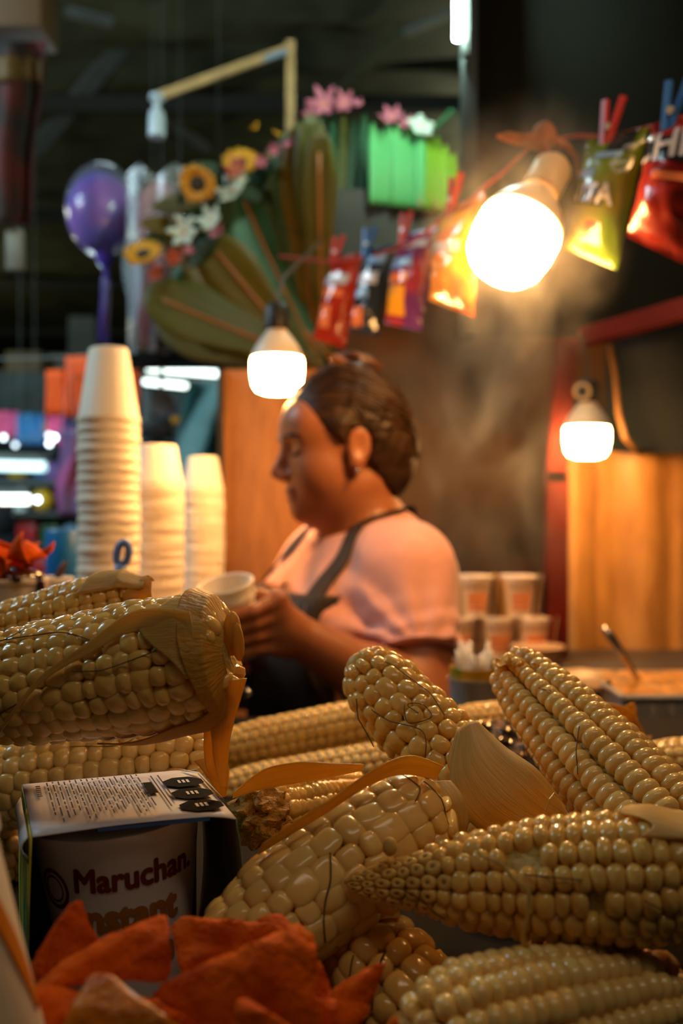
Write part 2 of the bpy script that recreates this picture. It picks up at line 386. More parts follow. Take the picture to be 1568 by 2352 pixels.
# fluorescent tubes
m_tube = mat('cool_tube', (.9, 1, .95), .4, emit=400, emit_col=(.72, 1.0, .84))
ft = thing('fluorescent_tube', 'cool white tube fixed upright to the dark board edge', 'tube lamp', P(1051, 90, 1.88))
make('tube', MB().tube([P(1051, 90, 1.88), P(1052, -320, 1.88)], .0072, 12), m_tube, ft)
make('holder', MB().box(P(1068, -100, 1.895), (.012, .02, .38)), mat('tube_holder', rgb(60, 66, 64), .5), ft, False)
def far_tube(a, b, r, label, s=3.6, col=(.85, 1, .9)):
    t = thing('fluorescent_tube', label, 'tube lamp', a)
    make('tube', MB().tube([a, b], r, 10), mat('far_tube_%d' % int(s * 10), (.9, 1, .95), .4, emit=s, emit_col=col), t)
    make('batten', MB().beam(V(a) + V((0, .02, r * 1.8)), V(b) + V((0, .02, r * 1.8)), r * 3, r * 1.4), m_steel, t, False)
    for q in (.15, .85):
        w_ = V(a).lerp(V(b), q); make('hanger', MB().tube([w_ + V((0, .02, r * 2.4)), V((w_.x, w_.y + .02, CZ + 2.76))], .0007, 4), m_steel, t)
far_tube(P(342, 847, 3.6), P(530, 861, 3.3), .012, 'longer bright tube lamp slanting above the teal tarp')
far_tube(P(334, 877, 4.0), P(425, 886, 3.8), .012, 'shorter bright tube lamp below the longer slanting one')
far_tube(P(-80, 1068, 5.4), P(104, 1072, 5.4), .026, 'dim blue white tube over the upper market shelf', 2.2, (.62, .95, 1))
far_tube(P(-90, 1147, 5.2), P(66, 1147, 5.2), .022, 'short bright tube under the lower market shelf', 7)
# bracket lamp of pale wood
m_palewood = mat('pale_wood', rgb(176, 140, 92), .6, var=.2, vscale=20)
br = thing('bracket_lamp', 'pale wooden bracket with a white lamp hanging from its arm', 'lamp', P(665, 330, 2.7))
make('post', MB().beam(P(667, 400, 2.7), P(667, 96, 2.7), .024, .024), m_palewood, br, False)
make('arm', MB().beam(P(672, 108, 2.7), P(362, 222, 2.55), .018, .022), m_palewood, br, False)
make('brace', MB().beam(P(657, 118, 2.68), P(596, 140, 2.66), .012, .012), mat('blue_steel', rgb(120, 140, 160), .4), br, False)
make('hanging_lamp', MB().lathe([(.001, .060), (.018, .058), (.020, .046), (.009, .038), (.009, .022), (.018, .016), (.021, 0), (.022, -.05), (.001, -.052)], P(360, 270, 2.55), (0, 0, 1), 20), mat('lamp_white_plastic', rgb(170, 182, 190), .35, emit=.05, emit_col=(.7, .9, 1)), br)
# ------------------------------------------------------------------ corn
m_kern = mat('kernel_cream', rgb(242, 190, 102), .22, rand=.10, sss=.30, sss_rad=(.012, .006, .0022), coat=.35, spec=.5)
m_kern2 = mat('kernel_pale', rgb(244, 198, 118), .24, rand=.10, sss=.30, sss_rad=(.012, .007, .003), coat=.3, spec=.5)
m_core = mat('cob_core', rgb(206, 178, 104), .6, var=.2, vscale=120, bump=.4, bscale=300)
m_green = mat('kernel_young', rgb(224, 180, 96), .45, rand=.12, sss=.2, sss_rad=(.006, .004, .002))
m_pit = mat('kernel_pit', rgb(150, 112, 60), .6)
m_husk = leafmat('corn_husk', rgb(240, 190, 84), rgb(222, 176, 72), .5, .4)
m_huskp = leafmat('corn_husk_pale', rgb(240, 202, 116), rgb(222, 180, 88), .4, .45)
m_silk = mat('corn_silk', rgb(84, 52, 22), .5)
m_silkp = mat('corn_silk_pale', rgb(214, 176, 92), .45)

def sgnpow(c, e): return math.copysign(abs(c) ** e, c)
def kernel_mesh(name, e1, e2, n, m, dimple=0, wob=0, seed=0, mats=(), taper=0):
    """rounded grain: unit size, z outwards"""
    vs = []; fs = []
    for i in range(m + 1):
        ph = -PI / 2 + PI * i / m
        for k in range(n):
            a = 2 * PI * k / n
            cx = sgnpow(math.cos(ph), e1); z = sgnpow(math.sin(ph), e1) * .5
            x = .5 * cx * sgnpow(math.cos(a), e2); y = .5 * cx * sgnpow(math.sin(a), e2)
            s = 1 + taper * z; x *= s; y *= s
            if dimple and z > 0: z -= dimple * math.exp(-((x * x + y * y) / .03))
            if wob:
                w = 1 + wob * hnoise(x * 4, y * 4, z * 4, seed); x *= w; y *= w; z *= 1 + wob * .5 * hnoise(y * 4, x * 4, 2, seed + 2)
            vs.append((x, y, z))
    fs = [(i * n + k, i * n + (k + 1) % n, (i + 1) * n + (k + 1) % n, (i + 1) * n + k) for i in range(m) for k in range(n)]
    me = bpy.data.meshes.new(name); me.from_pydata(vs, [], fs); me.update()
    me.polygons.foreach_set('use_smooth', [True] * len(me.polygons))
    for q in mats: me.materials.append(q)
    return me, vs, fs
KM = {}
for key, mt in (('a', m_kern), ('b', m_kern2)):
    KM['round' + key] = [kernel_mesh('kernel', .85, .8, 14, 9, .05 * (s % 2), .10, s, (mt,))[0] for s in range(5)]
    KM['block' + key] = [kernel_mesh('kernel', .72, .62, 14, 9, .05 * (s % 2), .07, s + 9, (mt,), .12)[0] for s in range(5)]
    KM['disc' + key] = [kernel_mesh('kernel', .9, .85, 14, 9, 0, .06, s + 20, (mt,))[0] for s in range(4)]
_, LOWV, LOWF = kernel_mesh('kernel_low', .8, .75, 6, 4)
ym = MB(); ym.lathe([(.5, -.5), (.5, .15), (.40, .38), (.22, .42), (.13, .34)], n=10); ym.lathe([(.135, .35), (.001, .31)], n=10, mi=1)
YOUNG = bpy.data.meshes.new('young_kernel'); YOUNG.from_pydata(ym.v, [], ym.f); YOUNG.update()
YOUNG.materials.append(m_green); YOUNG.materials.append(m_pit); YOUNG.polygons.foreach_set('material_index', ym.m)
YOUNG.polygons.foreach_set('use_smooth', [True] * len(YOUNG.polygons))

CAM = V((0, 0, CZ))
NK = [0]
class Cob:
    def __init__(s, label, p0, p1, prof, rows, pitch, depth=.009, style='round', tone='a', jit=.12, rowfill=1.04, lenfill=1.12, twist=0,
                 young=None, skip=0, stagger=.5, bow=0, seed=1, endcap=True, roll=0, gaps=(), group='boiled corn cobs in the pile'):
        s.p0, s.p1 = V(p0), V(p1); s.prof = prof; s.L = (s.p1 - s.p0).length; s.a = (s.p1 - s.p0) / s.L
        mid = (s.p0 + s.p1) / 2; c = (CAM - mid); c = (c - s.a * c.dot(s.a)).normalized(); s.c = c
        s.u = s.a.cross(c); 
        if s.u.z < 0: s.u = -s.u
        s.bow = bow; s.R = random.Random(seed)
        s.t = thing('corn_cob', label, 'corn cob', mid, group)
        core = MB(); n = 18; N = 24; vs = []
        for i in range(N + 1):
            t = i / N; r = max(.0008, s.rad(t) - depth * .62)
            for k in range(n): vs.append(s.pt(t, 2 * PI * k / n, r))
        core.add(vs, [(i * n + k, i * n + (k + 1) % n, (i + 1) * n + (k + 1) % n, (i + 1) * n + k) for i in range(N) for k in range(n)])
        core.f += [tuple(range(n)), tuple(range(N * n, N * n + n))]; core.m += [0, 0]
        make('core', core, m_core, s.t)
        low = MB()
        ns = int(s.L / pitch)
        for i in range(rows):
            off = stagger * (i % 2) + s.R.uniform(-.15, .15) * (jit > 0)
            acc = 0.
            x = (off - .5) * pitch
            while x < s.L - pitch * .2:
                f = 1 + s.R.uniform(-jit, jit) * 1.2
                t = (x + pitch / 2 * f) / s.L; x += pitch * f
                if t < .012 or t > .99: continue
                th = 2 * PI * (i + .5 * 0) / rows + roll + twist * t + s.R.uniform(-jit, jit) * 2.2 / rows
                r = s.rad(t)
                if r < depth * .5: continue
                if skip and s.R.random() < skip: continue
                if any(g0 < t < g1 and math.cos(th - gth) > math.cos(gw) for g0, g1, gth, gw in gaps): continue
                w = 2 * PI * r / rows * rowfill; l = pitch * f * lenfill; h = depth * (1 + s.R.uniform(-jit, jit))
                sz = 1 + s.R.uniform(-jit, jit) * .8
                nrm = s.nrm(t, th); sl = s.slope(t); ax = (s.a + nrm * sl).normalized(); nn = (nrm - s.a * sl).normalized(); tg = nn.cross(ax)
                yg = young and young(t, th)
                pos = s.pt(t, th, r - h * .5 + s.R.uniform(-.5, .5) * jit * depth * .6)
                if yg: pos = s.pt(t, th, r - depth * .42); w *= .9; h = depth * .55; l *= .9; sz = 1
                to = (CAM - pos).normalized()
                sp = s.scr(pos)
                rot = s.R.uniform(-1, 1) * jit * 1.2
                ax2 = ax * math.cos(rot) + tg * math.sin(rot); tg2 = tg * math.cos(rot) - ax * math.sin(rot)
                M = Matrix.Identity(4)
                for q in range(3): M[q][0] = ax2[q] * l * sz; M[q][1] = tg2[q] * w * sz; M[q][2] = nn[q] * h
                lp = pos - V(s.t.location)
                for q in range(3): M[q][3] = lp[q]
                if nn.dot(to) > -.12 and -40 < sp[0] < 1608 and -40 < sp[1] < 2392:
                    if yg: me = YOUNG; nm = 'young_kernel'
                    else: me = s.R.choice(KM[style + tone]); nm = 'kernel'
                    o = bpy.data.objects.new(nm, me); COL.objects.link(o); o.parent = s.t; o.matrix_basis = M; NK[0] += 1
                elif nn.dot(to) > -.75 and not yg:
                    low.add([M @ V(v) + V(s.t.location) for v in LOWV], LOWF)
        if low.v: make('far_side_kernels', low, KM[style + tone][0].materials[0], s.t, kind='stuff')
    def rad(s, t):
        p = s.prof
        for (t0, r0), (t1, r1) in zip(p, p[1:]):
            if t <= t1:
                f = (t - t0) / (t1 - t0); f = f * f * (3 - 2 * f) if (abs(r1 - r0) < .006) else f
                return r0 + (r1 - r0) * f
        return p[-1][1]
    def slope(s, t):
        e = .03; return max(-1.6, min(1.6, (s.rad(min(1, t + e)) - s.rad(max(0, t - e))) / (s.L * (min(1, t + e) - max(0, t - e)))))
    def nrm(s, t, th): return s.c * math.cos(th) + s.u * math.sin(th)
    def pt(s, t, th, r): return s.p0 + s.a * (t * s.L) + s.u * (s.bow * math.sin(PI * max(0, min(1, t)))) + s.nrm(t, th) * r
    def surf(s, t, th, lift=.001): return s.pt(t, th, s.rad(max(0, min(1, t))) + lift)
    def scr(s, p): return (784 + FPX * p.x / p.y, 1176 - FPX * (p.z - CZ) / p.y)
    def silk(s, pts, r=.00032, m=None):
        """strand over the grains along (t, angle) points"""
        path = []; K = len(pts) - 1; g = lambda k: pts[max(0, min(K, k))]
        for i in range(K):
            for q in range(7):
                x = q / 7; p0, p1, p2, p3 = g(i - 1), g(i), g(i + 1), g(i + 2)
                cr = [.5 * (2 * p1[j] + (p2[j] - p0[j]) * x + (2 * p0[j] - 5 * p1[j] + 4 * p2[j] - p3[j]) * x * x + (3 * p1[j] - p0[j] - 3 * p2[j] + p3[j]) * x ** 3) for j in (0, 1)]
                path.append(s.surf(cr[0], cr[1], .0007 + .0004 * math.sin(q * .9 + i)))
        path.append(s.surf(*pts[-1], .0008))
        make('silk_strand', MB().tube(path, r, 5), m or m_silk, s.t)
    def wrap(s, t0, t1, th0, th1, lift=.0022, mat_=None, thick=.0008, edge0=None, edge1=None, wav=.0012, seed=0, past=None, name='husk'):
        """husk piece lying on the grains from t0 to t1 and th0 to th1 (functions of the other parameter allowed)"""
        def fn(u, v):
            th = th0 + (th1 - th0) * v
            a = edge0(v) if edge0 else t0; b = edge1(v) if edge1 else t1
            t = a + (b - a) * u
            tt = max(0, min(1, t))
            return s.pt(t, th, s.rad(tt) + lift + wav * hnoise(t * 14, th * 3.5, 0, seed))
        return make(name, MB().grid(fn, 22, 22, thick), mat_ or m_husk, s.t, 'all')

def ribbon(name, pts, widths, side, mat_, parent, thick=.0007, curl=.15, n=28):
    """bent leaf strip through points (Catmull-Rom), side = width direction(s)"""
    pts = [V(p) for p in pts]; K = len(pts) - 1
    sides = [V(x).normalized() for x in side] if isinstance(side[0], (tuple, list, V)) else [V(side).normalized()] * len(pts)
    def cr(a, f):
        i = min(K - 1, int(f * K)); x = f * K - i
        g = lambda k: a[max(0, min(K, k))]
        p0, p1, p2, p3 = g(i - 1), g(i), g(i + 1), g(i + 2)
        return (p1 * 2 + (p2 - p0) * x + (p0 * 2 - p1 * 5 + p2 * 4 - p3) * x * x + (p1 * 3 - p0 - p2 * 3 + p3) * x ** 3) * .5
    wv = [V((w, 0, 0)) for w in widths]
    def fn(u, v):
        p = cr(pts, u); sd = cr(sides, u).normalized(); w = max(.0002, cr(wv, u).x)
        t = (cr(pts, min(1, u + .01)) - cr(pts, max(0, u - .01))).normalized(); n_ = t.cross(sd)
        x = (v - .5) * 2
        return p + sd * (x * w / 2) + n_ * (curl * w * (1 - x * x) * .5 + .02 * w * math.sin(12 * v + 5 * u))
    return make(name, MB().grid(fn, n, 10, thick), mat_, parent, 'all')

# --- the big cob on the left, husk round its stalk end
A = Cob('fat corn cob with torn husk wrapped round its right end, topmost at left', P(-190, 1612, .56), P(532, 1502, .53),
        [(0, .025), (.2, .030), (.45, .0345), (.75, .0372), (.9, .0358), (.97, .029), (1, .014)], 21, .0098, .0095, 'round', 'a', .20, 1.16, 1.24, .15, seed=3)
A.wrap(.83, 1.0, -.25, 1.1, .0020, m_huskp, seed=2, edge0=lambda v: .80 + .10 * abs(v - .62) / .62 * 1.2 + .012 * math.sin(9 * v), edge1=lambda v: 1.004)
A.wrap(.93, 1.03, -2.0, 2.2, .0030, m_husk, seed=4, edge0=lambda v: .925 + .02 * math.sin(7 * v), edge1=lambda v: 1.004)
A.wrap(.66, 1.0, -1.75, -.95, .0024, m_husk, seed=7, edge0=lambda v: .98 - .40 * (1 - abs(2 * v - 1)) ** .8, edge1=lambda v: 1.0)
ribbon('husk_strip', [A.surf(.95, .45, .004), A.surf(.80, .62, .004), A.surf(.66, .34, .004), A.surf(.52, .06, .004), A.surf(.40, -.40, .004), A.surf(.28, -1.0, .003)],
       [.018, .011, .006, .0035, .0026, .001], [A.u, A.u, A.u, A.u, A.u, A.u], m_huskp, A.t, curl=.06)
make('stalk_end', MB().ball(P(545, 1472, .525), (.0036, .005, .0110), 12, 8, Matrix.Rotation(-.12, 3, 'Y')).ball(P(533, 1455, .527), (.005, .006, .012), 12, 8), m_husk, A.t)
ribbon('hanging_husk', [P(518, 1560, .515), P(508, 1680, .525), P(507, 1740, .53), P(512, 1810, .535)], [.022, .011, .008, .003], V((1, .2, 0)), m_husk, A.t, curl=.1)
ribbon('hanging_husk', [P(492, 1630, .53), P(488, 1700, .537), P(487, 1760, .54), P(500, 1795, .54)], [.010, .010, .007, .003], V((1, .4, 0)), m_husk, A.t, curl=.1)
A.silk([(.10, .9), (.3, .85), (.55, .75), (.70, .35)]); A.silk([(.22, .25), (.30, .7), (.42, .95)]); A.silk([(.60, .1), (.7, .05), (.85, .2)]); A.silk([(.3, -.5), (.45, -.2)])

B = Cob('corn cob with neat rows lying behind the fat husk-wrapped cob', P(-120, 1488, .68), P(338, 1380, .665),
        [(0, .0195), (.3, .0225), (.75, .0255), (.92, .023), (1, .014)], 14, .0088, .0088, 'block', 'a', .09, 1.04, 1.14, .1, seed=5)
B.wrap(.8, 1.02, .55, 2.3, .0018, m_huskp, seed=3, edge0=lambda v: .72 + .22 * v + .015 * math.sin(11 * v), edge1=lambda v: 1.03)
B.wrap(.92, 1.08, -.4, 1.2, .0012, m_husk, seed=5, edge0=lambda v: .96 + .02 * math.sin(11 * v), edge1=lambda v: 1.06)
B.silk([(.86, 1.25), (.90, .95), (.97, .85)])

C = Cob('corn cob squeezed between the husk-wrapped cob and the noodle box', P(-150, 1822, .67), P(505, 1742, .645),
        [(0, .026), (.4, .0315), (.8, .0325), (.93, .028), (1, .016)], 16, .0112, .0105, 'round', 'b', .10, 1.08, 1.14, .1, seed=8)
ribbon('husk', [P(478, 1740, .61), P(500, 1775, .605), P(512, 1830, .61)], [.018, .014, .004], V((1, .3, .2)), m_husk, C.t, curl=.15)
C.silk([(.55, .6), (.72, .5), (.78, .7)])
D = Cob('dim corn cob low at the left edge behind the noodle box', P(-160, 1985, .69), P(95, 1932, .69),
        [(0, .024), (.5, .028), (.85, .026), (1, .014)], 14, .0112, .010, 'round', 'b', .10, 1.06, 1.12, .1, seed=9)

E1 = Cob('slim corn cob with fine even rows, upper of the pair behind the pile', P(470, 1735, .985), P(925, 1650, .985),
         [(0, .020), (.3, .0265), (.8, .0275), (1, .016)], 15, .0098, .0085, 'block', 'a', .05, 1.0, 1.08, .12, seed=11)
E2 = Cob('slim corn cob with fine even rows, lower of the pair behind the pile', P(455, 1838, .90), P(960, 1752, .885),
         [(0, .019), (.3, .0245), (.8, .0255), (1, .015)], 15, .0085, .0085, 'round', 'b', .05, 1.0, 1.06, .1, seed=12)
M_ = Cob('corn cob far back showing a short stretch between the two leaning cobs', P(1010, 1668, 1.06), P(1330, 1640, 1.06),
         [(0, .017), (.3, .022), (.8, .022), (1, .014)], 15, .0085, .008, 'block', 'a', .05, 1.0, 1.05, 0, seed=13)

F = Cob('corn cob leaning up with its blunt knobbly tip against the cook', P(826, 1522, .665), P(1262, 2000, .575),
        [(0, .012), (.05, .0215), (.16, .0262), (.45, .0285), (.8, .0300), (1, .022)], 15, .0118, .0105, 'round', 'a', .17, 1.06, 1.12, .25, seed=15)
make('tip_tuft', MB().tube([P(835, 1535, .66), P(845, 1500, .668), P(848, 1487, .668)], [.008, .005, .001], 10).ball(P(828, 1540, .655), (.010, .008, .012), 12, 8), m_green, F.t)
ribbon('husk', [P(1075, 1665, .575), P(1098, 1760, .560), P(1165, 1835, .545), P(1240, 1880, .540), P(1300, 1890, .545)], [.012, .040, .050, .034, .008],
       [V((.9, -.3, .55)), V((.75, -.3, .62)), V((.6, -.3, .72)), V((.5, -.3, .8)), V((.4, -.2, .8))], m_huskp, F.t, curl=.35)
ribbon('husk', [P(1062, 1672, .58), P(1070, 1690, .573), P(1048, 1750, .57), P(1055, 1800, .57)], [.008, .014, .012, .004], V((.7, -.5, .1)), m_huskp, F.t, curl=.2)
F.silk([(.22, -.55), (.3, -.4), (.42, .0), (.5, -.4)]); F.silk([(.30, .1), (.36, -.1), (.40, .35), (.34, .4), (.31, .15), (.36, .2)]); F.silk([(.12, .5), (.3, .75), (.42, .6)])
make('silk_strand', MB().tube([P(818, 1605, .63), P(822, 1650, .625), P(845, 1690, .62), P(858, 1715, .625)], .0004, 5), m_silk, F.t)

G = Cob('thick corn cob leaning up at right with deep separate rows', P(1168, 1528, .69), P(1640, 2045, .545),
        [(0, .015), (.05, .0215), (.2, .0275), (.5, .0335), (.8, .0355), (1, .024)], 10, .0074, .0140, 'disc', 'b', .07, .76, 1.5, .22, seed=17, roll=.2)
make('tip_scraps', MB().grid(lambda u, v: P(1140 + 100 * u, 1512 + 18 * v + 5 * math.sin(20 * u), .672 - .012 * v + .004 * math.sin(15 * u + 3 * v)), 16, 5, .002), m_husk, G.t)
G.silk([(.45, .2), (.50, -.1), (.56, -.4)]); G.silk([(.28, .3), (.24, .15)])
make('silk_strand', MB().tube([P(1252, 1862, .52), P(1262, 1835, .52), P(1272, 1822, .525), P(1290, 1838, .53)], .0004, 5), m_silkp, G.t)

H = Cob('big grained corn cob sloping down to the left beside the noodle box', P(1000, 1842, .535), P(520, 2190, .475),
        [(0, .010), (.05, .0235), (.14, .0290), (.45, .0325), (.75, .0300), (1, .022)], 15, .0128, .0110, 'block', 'b', .20, 1.12, 1.20, .2, seed=21)
ribbon('husk_strip', [P(1010, 1775, .522), P(930, 1758, .512), P(850, 1788, .498), P(760, 1848, .488), P(670, 1903, .483), P(598, 1950, .480)], [.010, .014, .013, .011, .010, .008],
       V((.35, -.45, .82)), m_husk, H.t, curl=.1)
ribbon('husk_strip', [P(835, 1762, .525), P(760, 1770, .522), P(680, 1776, .522), P(600, 1792, .53), P(535, 1828, .545)], [.004, .010, .015, .014, .004], V((.1, -.5, .85)), m_husk, H.t, curl=.12)
ribbon('husk', [P(1000, 1800, .545), P(1030, 1840, .535), P(1048, 1890, .53), P(1060, 1915, .53)], [.018, .018, .014, .004], V((.9, -.4, .3)), m_huskp, H.t, curl=.3)
H.silk([(.55, .3), (.60, 0), (.68, -.35), (.72, -.8)], .0004); H.silk([(.12, .9), (.1, .4), (.16, .2)]); H.silk([(.06, .5), (.05, .0), (.08, -.5)])
make('husk_scrap', MB().ball(P(668, 1912, .50), (.0055, .004, .0045), 10, 8), m_husk, H.t)

I = Cob('long corn cob with a bare pitted pointed tip lying across the front right', P(778, 2032, .475), P(1660, 2010, .435),
        [(0, .002), (.06, .0085), (.16, .0135), (.30, .0190), (.33, .0215), (.55, .0285), (.8, .0300), (.93, .026), (1, .018)], 15, .0074, .0100, 'round', 'a', .12, 1.0, 1.14, 0, seed=25,
        young=lambda t, th: t < .295 + .03 * math.sin(3 * th + 1), gaps=((.47, .56, .35, .12), (.70, .75, .25, .14), (.66, .70, -.35, .12)))
make('tip_nub', MB().ball(P(895, 1945, .462), (.0035, .003, .0045), 10, 8).ball(P(893, 1938, .462), (.0018, .0016, .003), 8, 6), m_green, I.t)
I.wrap(.80, .97, .55, 1.5, .0012, m_huskp, seed=2, edge0=lambda v: .80 + .04 * math.sin(8 * v), edge1=lambda v: .98)
ribbon('silk_ribbon', [P(1090, 1935, .428), P(1105, 1965, .424), P(1150, 1985, .421), P(1180, 2020, .418), P(1212, 2050, .416), P(1212, 2100, .416), P(1200, 2150, .418), P(1215, 2190, .424)],
       [.0008, .0010, .0014, .0014, .0018, .0018, .0022, .0016], V((.9, -.2, .4)), m_silkp, I.t, curl=.3, n=60)
I.silk([(.30, -.9), (.22, -.3), (.16, -.1)]); I.silk([(.52, .08), (.6, .02), (.66, -.02)]); I.silk([(.8, -.3), (.88, -.6)])

J = Cob('round ended corn cob with slanting rows in the bottom right corner', P(945, 2385, .395), P(1545, 2292, .445),
        [(0, .010), (.06, .021), (.18, .0275), (.45, .0295), (.8, .026), (.95, .020), (1, .012)], 12, .0066, .0120, 'disc', 'b', .09, .92, 1.4, .30, seed=31)
ribbon('husk', [P(1500, 2190, .445), P(1525, 2230, .435), P(1520, 2290, .43)], [.012, .014, .006], V((.8, -.3, .3)), m_husk, J.t, curl=.25)
K = Cob('shaded corn cob under the pitted tip at bottom centre', P(775, 2105, .515), P(1070, 2470, .46),
        [(0, .010), (.10, .0225), (.4, .0295), (.8, .030), (1, .022)], 14, .0125, .0105, 'round', 'a', .14, 1.05, 1.12, .1, seed=33)
K.wrap(.02, .25, .3, 1.4, .0018, m_husk, seed=6, edge0=lambda v: .02, edge1=lambda v: .30 - .2 * abs(v - .5))
ribbon('husk', [P(830, 2085, .485), P(870, 2078, .48), P(905, 2100, .48)], [.006, .012, .003], V((.2, -.5, .8)), m_huskp, K.t)
K.silk([(.40, .25), (.46, -.15), (.55, -.5)], .0005); K.silk([(.3, -.2), (.36, -.5)])
N_ = Cob('corn cob seen end on by its crumbly broken stalk, beside the noodle box', P(596, 1872, .585), P(800, 1835, .74),
         [(0, .0165), (.08, .021), (.4, .025), (1, .022)], 14, .0105, .009, 'round', 'a', .12, 1.04, 1.1, 0, seed=35)
def stub_pt(u, v):
    r = .0185 * math.sin(PI / 2 * v); a = 2 * PI * u
    q = N_.c * math.cos(a) + N_.u * math.sin(a)
    k = 1 + .22 * hnoise(6 * math.cos(a), 6 * math.sin(a), 6 * v, 3)
    return N_.p0 + q * r * k - N_.a * (.016 * math.cos(PI / 2 * v) * (1 + .35 * hnoise(9 * math.cos(a) * v, 9 * math.sin(a) * v, 2, 5)) - .002)
make('stalk_stub', MB().grid(stub_pt, 36, 14), mat('stalk_fibre', rgb(196, 140, 62), .7, var=.3, vscale=160, bump=.8, bscale=260), N_.t)
L1 = Cob('corn cob at the right edge behind the thick leaning cob, upper of two', P(1425, 1762, .90), P(1680, 1742, .90),
         [(0, .010), (.15, .019), (.5, .023), (1, .02)], 14, .0095, .0085, 'round', 'b', .08, 1.03, 1.1, 0, seed=37)
ribbon('husk', [P(1475, 1745, .86), P(1440, 1700, .85), P(1400, 1650, .85), P(1368, 1620, .86)], [.020, .032, .034, .010], V((.75, -.2, .5)), m_husk, L1.t, curl=.3)
ribbon('husk', [P(1420, 1650, .86), P(1448, 1632, .86), P(1462, 1655, .86)], [.016, .016, .004], V((.2, -.2, .9)), m_husk, L1.t, curl=.3)
ribbon('husk', [P(1450, 1800, .84), P(1455, 1740, .835), P(1480, 1690, .84)], [.012, .022, .012], V((.9, -.2, .1)), m_husk, L1.t, curl=.3)
L2 = Cob('corn cob at the right edge behind the thick leaning cob, lower of two', P(1460, 1850, .775), P(1700, 1842, .775),
         [(0, .010), (.15, .018), (.5, .022), (1, .02)], 14, .0105, .0085, 'round', 'b', .10, 1.03, 1.1, 0, seed=39)
S1_ = Cob('shaded corn cob lying crosswise under the thick leaning cob', P(1075, 1976, .640), P(1560, 1976, .640),
          [(0, .012), (.1, .023), (.5, .0265), (.9, .024), (1, .014)], 14, .0105, .009, 'round', 'a', .10, 1.04, 1.1, 0, seed=41)
S2_ = Cob('shaded corn cob pointing away beneath the long pitted cob', V((.105, .43, TOP + .0268)), V((.135, .575, TOP + .0268)),
          [(0, .012), (.12, .023), (.5, .0265), (.9, .024), (1, .014)], 14, .0105, .009, 'round', 'a', .10, 1.04, 1.1, 0, seed=43)
film = MB().grid(lambda u, v: P(1040 + 170 * u, 1655 + 95 * v, .93 - .10 * v + .008 * math.sin(14 * u + 6 * v) + .006 * math.sin(23 * v - 9 * u)), 24, 18, .0006)
solo('plastic_film', film, mat('grey_film', rgb(90, 76, 66), .12, spec=.9, coat=.6), 'crumpled shiny grey plastic film between the two leaning cobs', 'plastic film')
print('KERNELS', NK[0])

# ------------------------------------------------------------------ noodle cup in its sleeve
m_foam = mat('white_foam', rgb(240, 224, 204), .55, sss=.15, sss_rad=(.01, .008, .006), bump=.04, bscale=400)
m_card = mat('printed_card_white', rgb(216, 208, 212), .5, var=.06, vscale=20)
m_cardin = mat('grey_card_inside', rgb(104, 96, 88), .75, var=.1, vscale=30)
m_ink = mat('black_ink', rgb(24, 24, 22), .9, spec=.1)
m_print = mat('grey_print', rgb(84, 80, 96), .9, spec=.1)
bx = thing('noodle_box', 'card sleeve open at the front holding a printed noodle cup', 'noodle box', V((-.11, .52, TOP)))
yaw = math.radians(20.4)
wd = V((math.cos(yaw), math.sin(yaw), 0)); dp = V((-math.sin(yaw), math.cos(yaw), 0)); up = V((0, 0, 1))
BH = CZ - .1535 - TOP
bo = V(((75 - 784) * .47 / FPX, .47, TOP))            # front left bottom corner
BW, BD = .0985, .096
def bp(a, b, c): return bo + wd * a + dp * b + up * c
def panel(name, f, nu, nv, m, flip=False, th=.0006): return make(name, MB().grid(f, nu, nv, th), m, bx, 'all')
bulge = lambda v: .0035 * math.sin(PI * v)
def card2(name, f, nu, nv, mo, mi_):
    """card with another face inside"""
    g = MB().grid(f, nu, nv, .0007); half = nu * nv
    g.m = [0] * half + [1] * half + [0] * (len(g.f) - 2 * half)
    return make(name, g, [mo, mi_], bx, 'all')
m_side = mat('sleeve_side_print', rgb(70, 120, 80), .45, col2=rgb(206, 190, 60), vscale=45, c2pos=(.48, .56), stretch=(1, 1, .35))
card2('top_panel', lambda u, v: bp(BW * u, BD * v, BH + .0014 * math.sin(PI * u) * (1 - v) - .004 * max(0, u - .9) * 10 * .5), 16, 8, m_card, m_cardin)
card2('side_panel', lambda u, v: bp(-.0005 - bulge(v) * .4, BD * (1 - u), BH * v), 6, 10, m_side, m_cardin)
card2('side_panel', lambda u, v: bp(BW + bulge(v) * 1.4, BD * u, BH * v - .002 * v), 6, 10, m_side, m_cardin)
card2('bottom_panel', lambda u, v: bp(BW * u, BD * (1 - v), .0006), 6, 4, m_card, m_cardin)
card2('back_panel', lambda u, v: bp(BW * (1 - u), BD - .001, BH * v), 6, 6, m_card, m_cardin)
# print on the top panel: rows of fine table lines, a black block, three octagons
tz = BH + .0016
fp = MB(); R2 = random.Random(4)
def quad(a0, a1, b0, b1, mb): mb.add([bp(a0, b0, tz + .0014 * math.sin(PI * a0 / BW) * (1 - b0 / BD)), bp(a1, b0, tz + .0014 * math.sin(PI * a1 / BW) * (1 - b0 / BD)), bp(a1, b1, tz + .0014 * math.sin(PI * a1 / BW) * (1 - b1 / BD)), bp(a0, b1, tz + .0014 * math.sin(PI * a0 / BW) * (1 - b1 / BD))], [(0, 1, 2, 3)])
for i in range(17):
    a = .012 + i * .0031
    b0 = .010 + .012 * (i % 4 == 0) + R2.uniform(0, .012); q = b0
    while q < .088:
        ln = R2.uniform(.004, .018); quad(a, a + .0008, q, min(.09, q + ln), fp); q += ln + R2.uniform(.001, .004)
for i in range(2): quad(.069 + i * .004, .0698 + i * .004, .018 + .01 * i, .084, fp)
for i in range(6): quad(.006, .0085, .062 + i * .004, .0645 + i * .004, fp)
make('fine_print', fp, m_print, bx, False)
